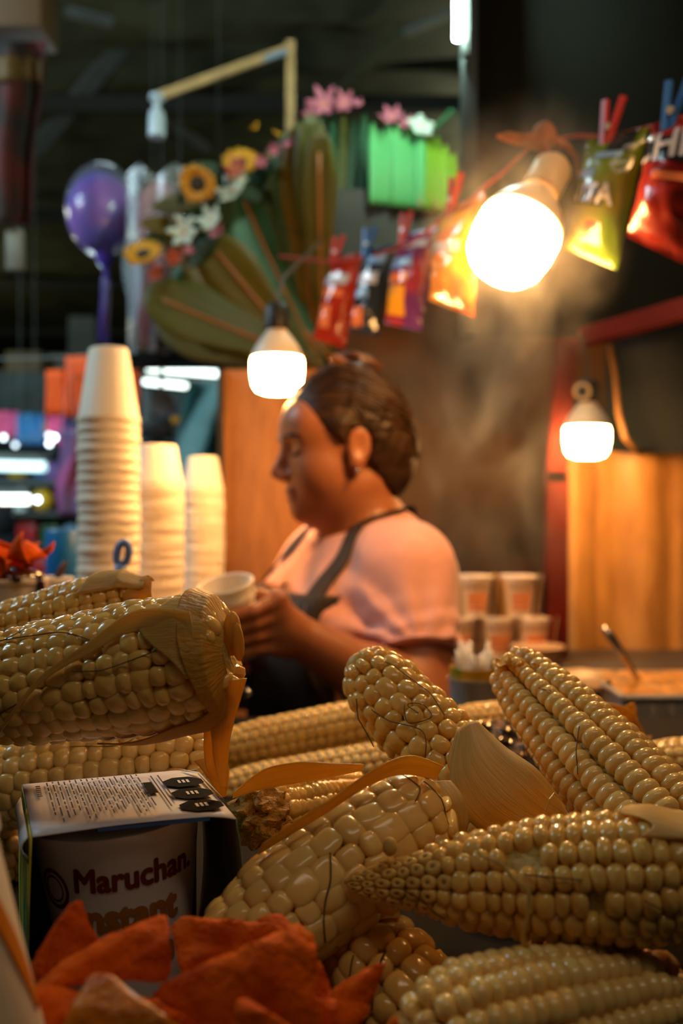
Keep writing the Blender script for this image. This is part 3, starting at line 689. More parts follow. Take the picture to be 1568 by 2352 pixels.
bk = MB(); quad(.0625, .0675, .046, .070, bk); make('black_block', bk, m_ink, bx, False)
for i, (a, b) in enumerate(((.0845, .064), (.0845, .040), (.0845, .0165))):
    oc = MB(); oc.add([bp(a, b, tz + .0004)] + [bp(a + .0120 * math.cos(PI / 8 + k * PI / 4), b + .0108 * math.sin(PI / 8 + k * PI / 4), tz + .0004 - .0004 * (a + .0120 * math.cos(PI / 8 + k * PI / 4) > .091)) for k in range(8)],
                      [(0, k + 1, (k + 1) % 8 + 1) for k in range(8)])
    og = make('warning_octagon', oc, m_ink, bx, False)
    ln = MB()
    for j in (-1, 0, 1):
        ln.add([bp(a + j * .0024 - .0007, b - .003, tz + .0007), bp(a + j * .0024 + .0007, b - .003, tz + .0007), bp(a + j * .0024 + .0007, b + .003, tz + .0007), bp(a + j * .0024 - .0007, b + .003, tz + .0007)], [(0, 1, 2, 3)])
    make('pale_lettering', ln, m_card, og, False)
make('blue_corner', MB().add([bp(.088, BD + .0002, BH + .0012), bp(BW, BD * .9, BH + .0006), bp(BW + .0015, .03, BH - .001), bp(BW + .0002, .03, BH + .0009), bp(.0965, .08, BH + .0014)], [(0, 1, 4), (1, 2, 3, 4)]), mat('sky_blue_print', rgb(96, 160, 206), .4), bx, False)
make('blue_edge', MB().add([bp(.03, -.0006, BH + .001), bp(.085, -.0006, BH + .0008), bp(.085, -.0006, BH - .0012), bp(.03, -.0006, BH - .0006)], [(3, 2, 1, 0)]), mat('deep_blue_print', rgb(40, 84, 140), .4), bx, False)
make('torn_edge', MB().grid(lambda u, v: bp(-.002 - .003 * math.sin(PI * v), .004 + .07 * u, BH - .001 - .016 * v * (.6 + .4 * math.sin(7 * u))), 10, 4, .0006), m_card, bx, 'all')
# the cup
cup_ax = (up * math.cos(math.radians(4.5)) - wd * math.sin(math.radians(4.5))).normalized()
cb = bp(BW * .53, BD * .52, .0012)
Hc = BH - .006
def cup_r(z): return .0318 + (.0445 - .0318) * z / Hc
m_cupfoam = mat('noodle_cup_foam', rgb(226, 216, 210), .5, bump=.03, bscale=300)
cupo = make('noodle_cup', MB().lathe([(.001, .002), (.030, .002), (.0315, .0005), (cup_r(.01), .01), (cup_r(Hc * .5), Hc * .5), (cup_r(Hc - .008), Hc - .008), (cup_r(Hc - .006) + .0012, Hc - .006), (cup_r(Hc) + .0016, Hc - .001), (cup_r(Hc), Hc), (.001, Hc)], cb, cup_ax, 48), m_cupfoam, bx)
fr = (CAM - cb); fr = (fr - cup_ax * fr.dot(cup_ax)).normalized(); sdv = cup_ax.cross(fr); sdv = sdv if sdv.x > 0 else -sdv
def wrap_text(txt, size, z, amid, m, name, off=.0, lift=.00035, squash=1.0):
    vs, fs = text_mesh(txt, size, off)
    mb = MB(); out = []
    for v in vs:
        zz = z + v.y; r = cup_r(zz) + lift; a = amid + v.x * squash / r
        out.append(cb + cup_ax * zz + (fr * math.cos(a) + sdv * math.sin(a)) * r)
    mb.add(out, fs); return make(name, mb, m, cupo, False)
m_logo = mat('maroon_ink', rgb(104, 26, 18), .5)
wrap_text('Maruchan.', .0172, .0620, .22, m_logo, 'maroon_lettering', .0007, squash=.94)
wrap_text('Instant', .0215, .0405, .06, mat('ochre_ink', rgb(168, 106, 36), .6), 'ochre_lettering', .0012, squash=.92)
wrap_text('Lunch', .0215, .0175, .06, bpy.data.materials['ochre_ink'], 'ochre_lettering', .0012, squash=.92)
rg = MB()
for r0, r1 in ((.0080, .0100), (.0056, .0066)):
    o_ = []
    for k in range(33):
        for r_ in (r0, r1):
            x = r_ * math.cos(k * PI / 16); y = r_ * 1.08 * math.sin(k * PI / 16); zz = .0620 + y; rr = cup_r(zz) + .0004; a = -.93 + x / rr
            o_.append(cb + cup_ax * zz + (fr * math.cos(a) + sdv * math.sin(a)) * rr)
    rg.add(o_, [(2 * k, 2 * k + 1, 2 * k + 3, 2 * k + 2) for k in range(32)])
make('ring_emblem', rg, m_logo, cupo, False)

# ------------------------------------------------------------------ tortilla chips in a foam bowl
m_chip = mat('chili_chip', rgb(226, 98, 4), .62, col2=rgb(178, 60, 1), vscale=55, bump=.7, bscale=110, c2pos=(.35, .7), spec=.08)
m_chip2 = mat('cheese_chip', rgb(214, 130, 12), .34, col2=rgb(176, 74, 4), vscale=45, bump=.8, bscale=70, c2pos=(.4, .65), coat=.12, spec=.3)
def chip(label, a, b, c, bulge=.006, m=None, seed=0, fold=0):
    a, b, c = V(a), V(b), V(c); n = (b - a).cross(c - a).normalized()
    if n.y > 0: n = -n
    g = 16; vs = []; idx = {}; mb = MB(); th = .0011
    ctr = (a + b + c) / 3
    rows = []
    for s in (1, -1):
        for i in range(g + 1):
            for j in range(g + 1 - i):
                u, v = i / g, j / g; w = 1 - u - v
                # round the corners by pulling in the tips
                p = a * u + b * v + c * w
                mx = max(u, v, w); 
                if mx > .86: p = p + (ctr - p) * (mx - .86) * 1.0
                e = min(u, v, w) * 3
                p = p + (ctr - p) * ((.05 * hnoise(u * 9, v * 9, w * 9, seed) + .03 * hnoise(u * 23, v * 23, w * 23, seed + 4)) * (1 - e))
                p = p + n * (bulge * 4 * (u * v + v * w + w * u) * .75 + .0016 * hnoise(u * 7, v * 7, w * 5, seed + 1) + fold * math.sin(PI * 2 * u) * .4)
                idx[(s, i, j)] = len(vs); vs.append(p + n * (s * th * (.4 + .6 * min(1, e * 3))))
    fs = []
    for i in range(g):
        for j in range(g - i):
            q = [(i, j), (i + 1, j), (i, j + 1)]
            fs.append([idx[(1, *k)] for k in q]); fs.append([idx[(-1, *k)] for k in reversed(q)])
            if j < g - i - 1:
                q = [(i + 1, j), (i + 1, j + 1), (i, j + 1)]
                fs.append([idx[(1, *k)] for k in q]); fs.append([idx[(-1, *k)] for k in reversed(q)])
    ed = [(i, 0) for i in range(g)] + [(g - i, i) for i in range(g)] + [(0, g - i) for i in range(g)]
    for k in range(len(ed)):
        p, q = ed[k], ed[(k + 1) % len(ed)]; fs.append([idx[(1, *p)], idx[(-1, *p)], idx[(-1, *q)], idx[(1, *q)]])
    mb.add(vs, fs)
    return solo('tortilla_chip', mb, m or m_chip, label, 'tortilla chip', 'tortilla chips in the front bowl', 'all')
chip('pointed chip standing in front of the noodle box', P(175, 2050, .405), P(40, 2268, .392), P(270, 2250, .395), .004, seed=1)
chip('long ridged chip slanting below the noodle cup lettering', P(395, 2095, .400), P(40, 2300, .375), P(400, 2260, .375), .010, seed=2)
chip('chip with a flat top edge below the orange lettering', P(392, 2105, .415), P(690, 2130, .405), P(430, 2300, .395), .006, seed=3)
chip('small chip peeking over the flat topped chip', P(640, 2092, .42), P(520, 2150, .42), P(725, 2180, .41), .004, seed=4)
chip('largest dark chip curving across the bowl centre', P(318, 2285, .372), P(712, 2105, .388), P(740, 2460, .365), .014, seed=5, fold=.004)
chip('glossy cheese coated chip at the front of the bowl', P(225, 2215, .362), P(120, 2440, .345), P(470, 2400, .348), .012, m_chip2, seed=6)
chip('rounded chip low at the front right of the bowl', P(548, 2278, .352), P(520, 2440, .342), P(740, 2400, .345), .006, seed=7)
chip('bright orange chip leaning out over the bowl rim at right', P(895, 2200, .398), P(735, 2290, .392), P(800, 2430, .378), .005, seed=8)
chip('narrow curled chip beside the bright orange one', P(728, 2195, .405), P(690, 2330, .392), P(775, 2330, .396), .003, seed=9)
chip('chip at the far left of the bowl behind the foam cup', P(-60, 2225, .372), P(-40, 2420, .355), P(150, 2320, .365), .006, seed=10)
chip('wide chip lying under the glossy one at left', P(60, 2260, .372), P(-30, 2440, .348), P(330, 2330, .368), .006, seed=11)
chip('chip tip just showing at the bottom of the bowl rim', P(905, 2325, .372), P(840, 2440, .365), P(960, 2450, .362), .003, seed=12)
for i_, (x_, y_) in enumerate(((250, 2290), (470, 2285), (690, 2290), (420, 2390))):
    chip(f'chip deep in the bowl under the {("long ridged", "flat topped", "largest dark", "glossy")[i_]} chip', P(x_ - 170, y_ + 20, .385), P(x_ + 180, y_, .388), P(x_ + 10, y_ + 230, .365), .004, seed=20 + i_)
def foam_cup(mb, c, ax, rt, rb, h, th=.0022, n=40):
    """c rim centre, ax up"""
    ax = V(ax).normalized(); b = V(c) - ax * h
    mb.lathe([(.0005, .0), (rb, 0), (rb + .0015, .0015), (rt, h - .006), (rt + .002, h - .005), (rt + .0025, h - .001), (rt + .001, h), (rt - th + .001, h - .001), (rb - th, .006), (.0005, .005)], b, ax, n)
    return mb
bw = V(P(452, 2500, .37)); bh = bw.z - TOP
solo('foam_bowl', foam_cup(MB(), bw, (0, 0, 1), .0635, .050, bh - .0002), m_foam, 'white foam bowl holding the orange chips at the bottom edge', 'bowl')
lc = thing('foam_cup', 'tilted white foam cup with an orange sauce run, at the left edge', 'foam cup', P(-180, 2150, .335))
lax = V((-.34, -.05, .95)).normalized()
lct = P(-296, 1990, .335)
make('cup', foam_cup(MB(), lct, lax, .0400, .030, .085), m_foam, lc)
lu = V((1, 0, 0)); lu = (lu - lax * lu.dot(lax)).normalized(); lw = lax.cross(lu)
def run_pt(u, v):
    z = -.012 - .055 * u; a = 5.98 + .48 * u + (v - .5) * (.14 + .08 * math.sin(PI * u)); r = .040 - .010 * (-z) / .085 + .0012
    return lct + lax * z + (lu * math.cos(a) + lw * math.sin(a)) * r
make('sauce_run', MB().grid(run_pt, 16, 6, .001), mat('orange_sauce', rgb(214, 122, 20), .3, coat=.4), lc, 'all')
# ------------------------------------------------------------------ the cook
def snet(F, xs, ys, zs):
    """surface nets on a rectilinear grid, F < 0 inside"""
    nx, ny, nz = F.shape; ins = F < 0
    cells = np.zeros((nx - 1, ny - 1, nz - 1), np.int8)
    for a in (0, 1):
        for b in (0, 1):
            for c in (0, 1): cells += ins[a:nx - 1 + a, b:ny - 1 + b, c:nz - 1 + c]
    act = (cells > 0) & (cells < 8)
    I, J, K = np.nonzero(act); n = len(I)
    acc = np.zeros((n, 3)); cnt = np.zeros(n)
    cor = [(a, b, c) for a in (0, 1) for b in (0, 1) for c in (0, 1)]
    for p in cor:
        for ax in range(3):
            if p[ax]: continue
            q = list(p); q[ax] = 1
            f0 = F[I + p[0], J + p[1], K + p[2]]; f1 = F[I + q[0], J + q[1], K + q[2]]
            s = (f0 < 0) != (f1 < 0); t = np.where(s, f0 / np.where(f0 == f1, 1, f0 - f1), 0)
            A0 = np.stack([xs[I + p[0]], ys[J + p[1]], zs[K + p[2]]], 1); A1 = np.stack([xs[I + q[0]], ys[J + q[1]], zs[K + q[2]]], 1)
            acc += np.where(s[:, None], A0 + (A1 - A0) * t[:, None], 0); cnt += s
    V_ = acc / cnt[:, None]
    id_ = -np.ones(act.shape, np.int64); id_[I, J, K] = np.arange(n)
    quads = []
    for ax in range(3):
        sl0 = [slice(None)] * 3; sl1 = [slice(None)] * 3; sl0[ax] = slice(0, -1); sl1[ax] = slice(1, None)
        s0 = ins[tuple(sl0)]; s1 = ins[tuple(sl1)]
        E = np.argwhere(s0 != s1)
        o = [i for i in range(3) if i != ax]
        ok = (E[:, o[0]] > 0) & (E[:, o[1]] > 0) & (E[:, o[0]] < F.shape[o[0]] - 1) & (E[:, o[1]] < F.shape[o[1]] - 1)
        E = E[ok]
        def cid(d0, d1):
            C_ = E.copy(); C_[:, o[0]] -= d0; C_[:, o[1]] -= d1; return id_[C_[:, 0], C_[:, 1], C_[:, 2]]
        q = np.stack([cid(1, 1), cid(0, 1), cid(0, 0), cid(1, 0)], 1)
        flip = ~s0[tuple(E.T)]
        if ax == 1: flip = ~flip
        q[flip] = q[flip][:, ::-1]
        quads.append(q)
    return V_, np.concatenate(quads)

class Field:
    def __init__(s, xs, ys, zs):
        s.xs, s.ys, s.zs = [np.asarray(a, np.float64) for a in (xs, ys, zs)]
        s.D = np.full((len(xs), len(ys), len(zs)), 1.0)
    def win(s, lo, hi, m):
        r = []
        for a, l, h in ((s.xs, lo[0], hi[0]), (s.ys, lo[1], hi[1]), (s.zs, lo[2], hi[2])):
            r.append(slice(max(0, np.searchsorted(a, l - m)), max(1, np.searchsorted(a, h + m))))
        return tuple(r), s.xs[r[0]][:, None, None], s.ys[r[1]][None, :, None], s.zs[r[2]][None, None, :]
    def put(s, sl, d, k, sub=False):
        D = s.D[sl]
        if D.size == 0: return
        if sub:
            d = -d; h = np.maximum(k - np.abs(D - d), 0) / k; s.D[sl] = np.maximum(D, d) + h * h * k / 4
        else:
            h = np.maximum(k - np.abs(D - d), 0) / k; s.D[sl] = np.minimum(D, d) - h * h * k / 4
    def cap(s, a, b, r0, r1, k=.02, sub=False, infl=0):
        a, b = np.array(a, float), np.array(b, float); r0 += infl; r1 += infl; rm = max(r0, r1)
        sl, X, Y, Z = s.win(np.minimum(a, b) - rm, np.maximum(a, b) + rm, .05)
        d = b - a; t = np.clip(((X - a[0]) * d[0] + (Y - a[1]) * d[1] + (Z - a[2]) * d[2]) / max(1e-9, d @ d), 0, 1)
        q = np.sqrt((X - a[0] - t * d[0]) ** 2 + (Y - a[1] - t * d[1]) ** 2 + (Z - a[2] - t * d[2]) ** 2) - (r0 + (r1 - r0) * t)
        s.put(sl, q, k, sub)
    def ell(s, c, r, R=None, k=.02, sub=False, infl=0):
        c = np.array(c, float); r = np.array(r, float) + infl; rm = r.max()
        sl, X, Y, Z = s.win(c - rm, c + rm, .05)
        X, Y, Z = X - c[0], Y - c[1], Z - c[2]
        if R is not None:
            R = np.array(R); X, Y, Z = [R[0][i] * X + R[1][i] * Y + R[2][i] * Z for i in range(3)]
        k0 = np.sqrt((X / r[0]) ** 2 + (Y / r[1]) ** 2 + (Z / r[2]) ** 2) + 1e-9
        k1 = np.sqrt((X / r[0] ** 2) ** 2 + (Y / r[1] ** 2) ** 2 + (Z / r[2] ** 2) ** 2) + 1e-9
        s.put(sl, k0 * (k0 - 1) / k1, k, sub)
    def mesh(s):
        v, q = snet(s.D, s.xs, s.ys, s.zs); mb = MB(); mb.v = [tuple(p) for p in v]; mb.f = [tuple(int(i) for i in f) for f in q]; mb.m = [0] * len(mb.f); return mb
    def sample(s, p):
        ix = [min(max(np.searchsorted(a, x) - 1, 0), len(a) - 2) for a, x in zip((s.xs, s.ys, s.zs), p)]
        f = [(x - a[i]) / (a[i + 1] - a[i]) for a, x, i in zip((s.xs, s.ys, s.zs), p, ix)]
        v = 0
        for a in (0, 1):
            for b in (0, 1):
                for c in (0, 1):
                    v += s.D[ix[0] + a, ix[1] + b, ix[2] + c] * (f[0] if a else 1 - f[0]) * (f[1] if b else 1 - f[1]) * (f[2] if c else 1 - f[2])
        return float(v)
    def grad(s, p, e=.006):
        g = V([s.sample(p + V([e * (i == j) for j in range(3)])) - s.sample(p - V([e * (i == j) for j in range(3)])) for i in range(3)])
        return g.normalized() if g.length > 1e-9 else V((0, 0, 1))
    def project(s, p, lift=0., it=6):
        p = V(p)
        for _ in range(it): p = p - s.grad(p) * (s.sample(p) - lift)
        return p

bf = V((-.89, -.456, 0)).normalized(); bl = V((-bf.y, bf.x, 0))       # body forward, her left
bl = V((.456, -.89, 0)).normalized()
N0 = V((.022, 1.485, 0))
def B(a, b, z): return N0 + bf * a + bl * b + V((0, 0, z))
RB = [[bf.x, bl.x, 0], [bf.y, bl.y, 0], [0, 0, 1]]
S = .89
HY, HP = math.radians(14), math.radians(7)
hf0 = V((-math.cos(HY), -math.sin(HY), 0)); hl = V((math.sin(HY), -math.cos(HY), 0))
hf = (hf0 * math.cos(HP) - V((0, 0, 1)) * math.sin(HP)).normalized(); hu = (hf0 * math.sin(HP) + V((0, 0, 1)) * math.cos(HP)).normalized()
EAR = P(822, 1030, 1.395)
H0 = EAR - (hf * -.012 + hl * .074 + hu * -.008) * S
def Hd(x, y, z): return H0 + (hf * x + hl * y + hu * z) * S
RH = [[hf.x, hl.x, hu.x], [hf.y, hl.y, hu.y], [hf.z, hl.z, hu.z]]
xs = np.concatenate([np.arange(-.34, -.18, .008), np.arange(-.18, .16, .0040), np.arange(.16, .28, .008)])
ys = np.concatenate([np.arange(1.12, 1.16, .008), np.arange(1.16, 1.55, .0042), np.arange(1.55, 1.76, .008)])
zs = np.concatenate([np.arange(-.02, .85, .016), np.arange(.85, 1.06, .007), np.arange(1.06, 1.53, .0038)])
body = Field(xs, ys, zs)
def torso(F, infl=0, legs=True):
    F.ell(B(.015, 0, 1.10), (.105, .150, .135), RB, .04, infl=infl)
    F.cap(B(-.012, -.11, 1.196), B(-.012, .11, 1.196), .052, .052, .05, infl=infl)
    F.cap(B(-.02, 0, 1.248), B(-.015, .11, 1.200), .044, .046, .05, infl=infl); F.cap(B(-.02, 0, 1.248), B(-.015, -.11, 1.200), .044, .046, .05, infl=infl)
    for b in (-.072, .072): F.ell(B(.083, b, 1.095), (.060, .068, .066), RB, .05, infl=infl)
    F.ell(B(.015, 0, .95), (.118, .158, .16), RB, .06, infl=infl)
    F.ell(B(-.012, 0, .80), (.128, .178, .13), RB, .06, infl=infl)
torso(body)
for b in (-.088, .088):
    body.cap(B(0, b, .76), B(.015, b, .42), .084, .054, .03); body.cap(B(.015, b, .42), B(-.01, b, .08), .054, .036, .02)
    body.cap(B(-.03, b, .045), B(.13, b * 1.15, .03), .036, .030, .02)
# neck and head
body.cap(B(-.02, 0, 1.22), Hd(-.02, 0, -.07), .056, .052, .04)
body.ell(Hd(-.012, 0, .035), np.array((.093, .073, .085)) * S, RH, .02)
body.ell(Hd(.035, 0, -.028), np.array((.054, .058, .078)) * S, RH, .03)
body.ell(Hd(.028, 0, -.058), np.array((.052, .056, .050)) * S, RH, .025)
for q in (-1, 1): body.ell(Hd(.047, .034 * q, -.036), np.array((.033, .031, .036)) * S, RH, .02)
body.ell(Hd(.073, 0, -.094), np.array((.018, .022, .018)) * S, RH, .018)
body.cap(Hd(.045, 0, -.090), Hd(.0, 0, -.090), .030 * S, .040 * S, .03)
body.ell(Hd(.058, 0, .040), np.array((.030, .052, .036)) * S, RH, .03)
for q in (-1, 1):
    body.cap(Hd(.082, .010 * q, .024), Hd(.068, .042 * q, .022), .009 * S, .008 * S, .012)
    body.ell(Hd(.094, .033 * q, .004), np.array((.017, .016, .012)) * S, RH, .012, sub=True)
    body.ell(Hd(.069, .032 * q, .002), np.array((.013, .015, .0125)) * S, RH, .006)
body.cap(Hd(.083, 0, .014), Hd(.108, 0, -.030), .0065 * S, .0105 * S, .012)
for q in (-1, 1): body.ell(Hd(.097, .0125 * q, -.038), np.array((.011, .008, .008)) * S, RH, .008)
body.ell(Hd(.0885, 0, -.0610), np.array((.0100, .024, .0072)) * S, RH, .004)
body.ell(Hd(.0865, 0, -.0745), np.array((.0100, .021, .0075)) * S, RH, .004)
body.ell(Hd(.100, 0, -.0680), np.array((.013, .026, .0018)) * S, RH, .003, sub=True)
for q in (-1, 1):
    tilt = Matrix.Rotation(math.radians(-14), 3, hl)
    re = Matrix(RH); re = tilt @ re; re = [list(r) for r in re]
    body.ell(Hd(-.014, .074 * q, -.006), np.array((.0195, .0085, .0325)) * S, re, .006)
    body.ell(Hd(-.015, .0835 * q, -.001), np.array((.0125, .0075, .021)) * S, re, .005, sub=True)
    body.ell(Hd(-.006, .074 * q, -.033), np.array((.010, .008, .012)) * S, RH, .008)
# near arm
SH = B(-.012, .140, 1.190); EL = P(975, 1625, 1.285); WR = P(662, 1448, 1.225)
body.cap(SH, EL, .050, .041, .03); body.cap(EL, EL * .62 + WR * .38, .041, .039, .02); body.cap(EL * .62 + WR * .38, WR, .039, .0245, .02)
# far arm
SH2 = B(-.012, -.140, 1.190); EL2 = V((-.155, 1.56, 1.015)); WR2 = V((-.175, 1.375, 1.115))
body.cap(SH2, EL2, .050, .040, .03); body.cap(EL2, WR2, .040, .024, .02)
# the cup in her hands
CUPAX = V((-.17, -.27, .947)).normalized(); CUPRIM = P(516, 1339, 1.205)
def cup_pt(h, ang, r):   # h below the rim; ang 0 towards the lens, + towards her arm (image right)
    c = CUPRIM - CUPAX * h; t = (V((0, -1, 0)) + CUPAX * CUPAX.y).normalized(); w = CUPAX.cross(t)
    if w.x < 0: w = -w
    return c + (t * math.cos(ang) + w * math.sin(ang)) * r
# near hand: fingers wrap the camera side of the cup, thumb behind it
KN = []
for i in range(4):
    h = .030 + .0165 * i; rc = .0345 - .010 * h / .095
    k0 = cup_pt(h + .004 * i, 1.45 - .04 * i, rc + .030); k1 = cup_pt(h + .001, .72, rc + .0115); k2 = cup_pt(h + .001, .02 + .07 * i, rc + .0085); k3 = cup_pt(h + .003, -.52 + .12 * i, rc + .0075)
    KN.append(k0); rr = .0086 - .0005 * i
    body.cap(WR, k0, .019, .0120, .014); body.cap(k0, k1, .0098, rr, .006); body.cap(k1, k2, rr, rr * .94, .004); body.cap(k2, k3, rr * .94, rr * .8, .004)
th0 = WR.lerp(cup_pt(.05, 1.9, .052), .6); th1 = cup_pt(.034, 1.95, .044); th2 = cup_pt(.030, 2.7, .042); th3 = cup_pt(.028, 3.3, .041)
body.cap(th0, th1, .016, .011, .012); body.cap(th1, th2, .0105, .0092, .004); body.cap(th2, th3, .0092, .0078, .004)
# far hand: flat under the cup
for i in range(4):
    k0 = cup_pt(.108, -2.2 + .35 * i, .034); k1 = cup_pt(.1055, -1.9 + .5 * i, .010); k2 = cup_pt(.106, .3 - .3 * i, .022)
    body.cap(WR2, k0, .017, .012, .012); body.cap(k0, k1, .0095, .0085, .005); body.cap(k1, k2, .0085, .007, .004)
body.cap(WR2, cup_pt(.092, -2.3, .044), .015, .010, .01); body.cap(cup_pt(.092, -2.3, .044), cup_pt(.070, -2.1, .040), .0095, .008, .004)

m_skin = mat('skin', rgb(166, 102, 66), .42, var=.06, vscale=25, sss=.18, sss_rad=(.012, .005, .003), bump=.03, bscale=220)
m_lip = mat('lip', rgb(126, 44, 46), .35)
m_hair = mat('dark_hair', rgb(58, 37, 20), .46, var=.5, vscale=30, bump=.5, bscale=26, stretch=(.6, 3, 3), spec=.35)
m_shirt = mat('pink_cotton', rgb(226, 164, 152), .8, var=.05, vscale=60, bump=.55, bscale=9, sheen=.2)
m_apron = mat('dark_apron_cloth', rgb(58, 48, 40), .75, col2=rgb(34, 28, 24), vscale=14, bump=.2, bscale=30)
m_jean = mat('dark_trousers', rgb(44, 46, 56), .8, var=.2, vscale=40)
pr = thing('person', 'woman in a pink T-shirt and dark apron looking down at the foam cup she fills', 'person', (N0.x, N0.y, 0))
bm_ = body.mesh()
Hn = np.array(H0); bv = np.array(bm_.v) - Hn
lx = bv @ np.array(hf) / S; ly = bv @ np.array(hl) / S; lz = bv @ np.array(hu) / S
isl = (lx > .070) & (np.abs(ly) < .026) & (lz < -.0540 - .15 * np.abs(ly)) & (lz > -.0820 + .2 * np.abs(ly)) & (lx > .076)
bm_.m = [1 if isl[list(f)].all() else 0 for f in bm_.f]
make('body', bm_, [m_skin, m_lip], pr, 'all')
# brows, lashes, stud
def brow(pts, w, name, m):
    path = [body.project(Hd(*p), .0004) for p in pts]
    make(name, MB().tube(path, [w * .6] + [w] * (len(path) - 2) + [w * .3], 6), m, pr, 'all')
for q in (-1, 1):
    brow([(.090, .013 * q, .022), (.087, .024 * q, .027), (.078, .036 * q, .0285), (.066, .047 * q, .024)], .0030, 'eyebrow', m_hair)
    brow([(.086, .019 * q, -.003), (.086, .028 * q, -.0055), (.080, .038 * q, -.0045), (.072, .047 * q, -.0005)], .0024, 'eyelashes', m_hair)
make('earring', MB().ball(Hd(-.004, .0835, -.043), .0032, 10, 8), mat('silver_stud', rgb(220, 220, 225), .15, metal=1), pr)

# hair
hx = np.arange(H0.x - .14, H0.x + .16, .0036); hy = np.arange(H0.y - .12, H0.y + .13, .0036); hz = np.arange(H0.z - .14, H0.z + .17, .0036)
hair = Field(hx, hy, hz)
hair.ell(Hd(-.014, 0, .038), np.array((.099, .0795, .091)) * S, RH, .02)
hair.ell(Hd(-.060, 0, .012), np.array((.062, .072, .085)) * S, RH, .03)
hair.ell(Hd(-.088, .004, -.020), np.array((.036, .055, .060)) * S, RH, .025)
hair.ell(Hd(-.066, .0, -.060), np.array((.034, .046, .040)) * S, RH, .025)
hair.ell(Hd(-.030, .012, .120), np.array((.040, .034, .018)) * S, RH, .02)
hair.cap(Hd(.012, .066, .03), Hd(.018, .068, -.006), .014 * S, .006 * S, .012); hair.cap(Hd(.012, -.066, .03), Hd(.018, -.068, -.006), .014 * S, .006 * S, .012)
X, Y, Z = hx[:, None, None] - H0.x, hy[None, :, None] - H0.y, hz[None, None, :] - H0.z
LX = (X * hf.x + Y * hf.y + Z * hf.z) / S; LY = (X * hl.x + Y * hl.y + Z * hl.z) / S; LZ = (X * hu.x + Y * hu.y + Z * hu.z) / S
hair.D += .0008 * np.sin(LX * 240 + LZ * 150 + 60 * LY) * np.clip(-LX * 14 + .8, .15, 1)
# hairline: forehead to temple to ear, then down behind the ear
pl1 = ((LX - .002) * .70 - (LZ + .004) * .60 - np.abs(LY) * .10 + .006) / .92 * S
pl2 = np.maximum((LX - .006 - .0), -(LZ + .028)) * S       # in front of the ear, low
pl3 = ((LX + .048) * .85 - (LZ + .052) * .55) * S * .95  # nape line
cut = np.where(LZ > -.03, pl1, np.maximum(pl1, np.where(LZ < -.012, pl3, -1)))
pl3b = np.where(LZ < -.006, pl3 + 0 * LX, -1.)
D = np.maximum(hair.D, pl1)
hair.D = np.maximum(D, np.minimum(pl3b, np.where(LX > -.044, 1, pl3b)))
for q in (-1, 1): hair.ell(Hd(-.015, .078 * q, -.008), np.array((.022, .018, .034)) * S, re, .006, sub=True)
make('hair', hair.mesh(), m_hair, pr, 'all')
hs = MB(); R5 = random.Random(3)
for i in range(60):
    y = R5.uniform(-.05, .07); z0 = R5.uniform(.03, .11); a0 = R5.uniform(-.02, .03)
    pts = [Hd(a0 + .03, y * .9, z0 + .025), Hd(a0 - .02, y * 1.08, z0 + .022), Hd(a0 - .07, y * 1.05, z0 - .01), Hd(-.11 + R5.uniform(-.01, .01), y * .8, z0 * .4 - .01), Hd(-.105, y * .6, -.03)]
    lf = .0008 + .0022 * R5.random(); g = lambda k: pts[max(0, min(4, k))]; fine = []
    for k in range(4):
        for q in range(4):
            x = q / 4; p0, p1, p2, p3 = g(k - 1), g(k), g(k + 1), g(k + 2); fine.append((p1 * 2 + (p2 - p0) * x + (p0 * 2 - p1 * 5 + p2 * 4 - p3) * x * x + (p1 * 3 - p0 - p2 * 3 + p3) * x ** 3) * .5)
    fine = [hair.project(p, lf, 4) for p in fine + [pts[-1]]]
    hs.tube(fine, [.0005 + .0013 * math.sin(PI * k / 16) for k in range(17)], 5)
make('hair_strands', hs, m_hair, pr, 'all', kind='stuff')
lb = MB()
for i in range(7):
    a = i * .9; lb.tube([Hd(-.02 + .006 * i - .02, .012, .132), Hd(-.03 + .012 * math.cos(a), .02 + .01 * math.sin(a), .147), Hd(-.045 - .008 * i * .3, .025, .140), Hd(-.06 - .004 * i, .03, .118)], [.002, .0045, .004, .001], 6)
make('loose_bun_hair', lb, mat('lit_brown_hair', rgb(96, 58, 30), .4, var=.4, vscale=60), pr, 'all', kind='stuff')  # lighter brown puts the light on the top hair into its colour
make('hair_claw', MB().rbox(Hd(-.012, .028, .136), (.030, .012, .014), .004, Matrix.Rotation(.5, 3, 'Y')), mat('claw_plastic', rgb(120, 74, 40), .12, coat=.8), pr)

# clothes
cx = np.arange(-.26, .26, .005); cy = np.arange(1.16, 1.74, .0052); cz = np.arange(.74, 1.30, .0048)
shirt = Field(cx, cy, cz)
torso(shirt, .010)
hem = SH.lerp(EL, .60); hem2 = SH2.lerp(EL2, .60)
shirt.cap(SH, hem, .059, .058, .035); shirt.cap(SH2, hem2, .059, .058, .035)
X, Y, Z = cx[:, None, None], cy[None, :, None], cz[None, None, :]
A_ = (X - N0.x) * bf.x + (Y - N0.y) * bf.y; Bb = (X - N0.x) * bl.x + (Y - N0.y) * bl.y
shirt.D += .0032 * np.sin(70 * Z + 45 * A_ + 2 * np.sin(30 * Bb)) * np.exp(-((Z - 1.10) / .07) ** 2) + .0026 * np.sin(85 * (Bb + .7 * Z) + 3 * np.sin(20 * A_))
ap_ = B(.03, .135, 1.10); dx_, dy_, dz_ = X - ap_.x, Y - ap_.y, Z - ap_.z; rr_ = np.sqrt(dx_ ** 2 + dy_ ** 2 + dz_ ** 2) + 1e-6
shirt.D += .0042 * np.sin(11 * np.arctan2(dz_, dx_ + .5 * dy_)) * np.exp(-((rr_ - .07) / .045) ** 2)
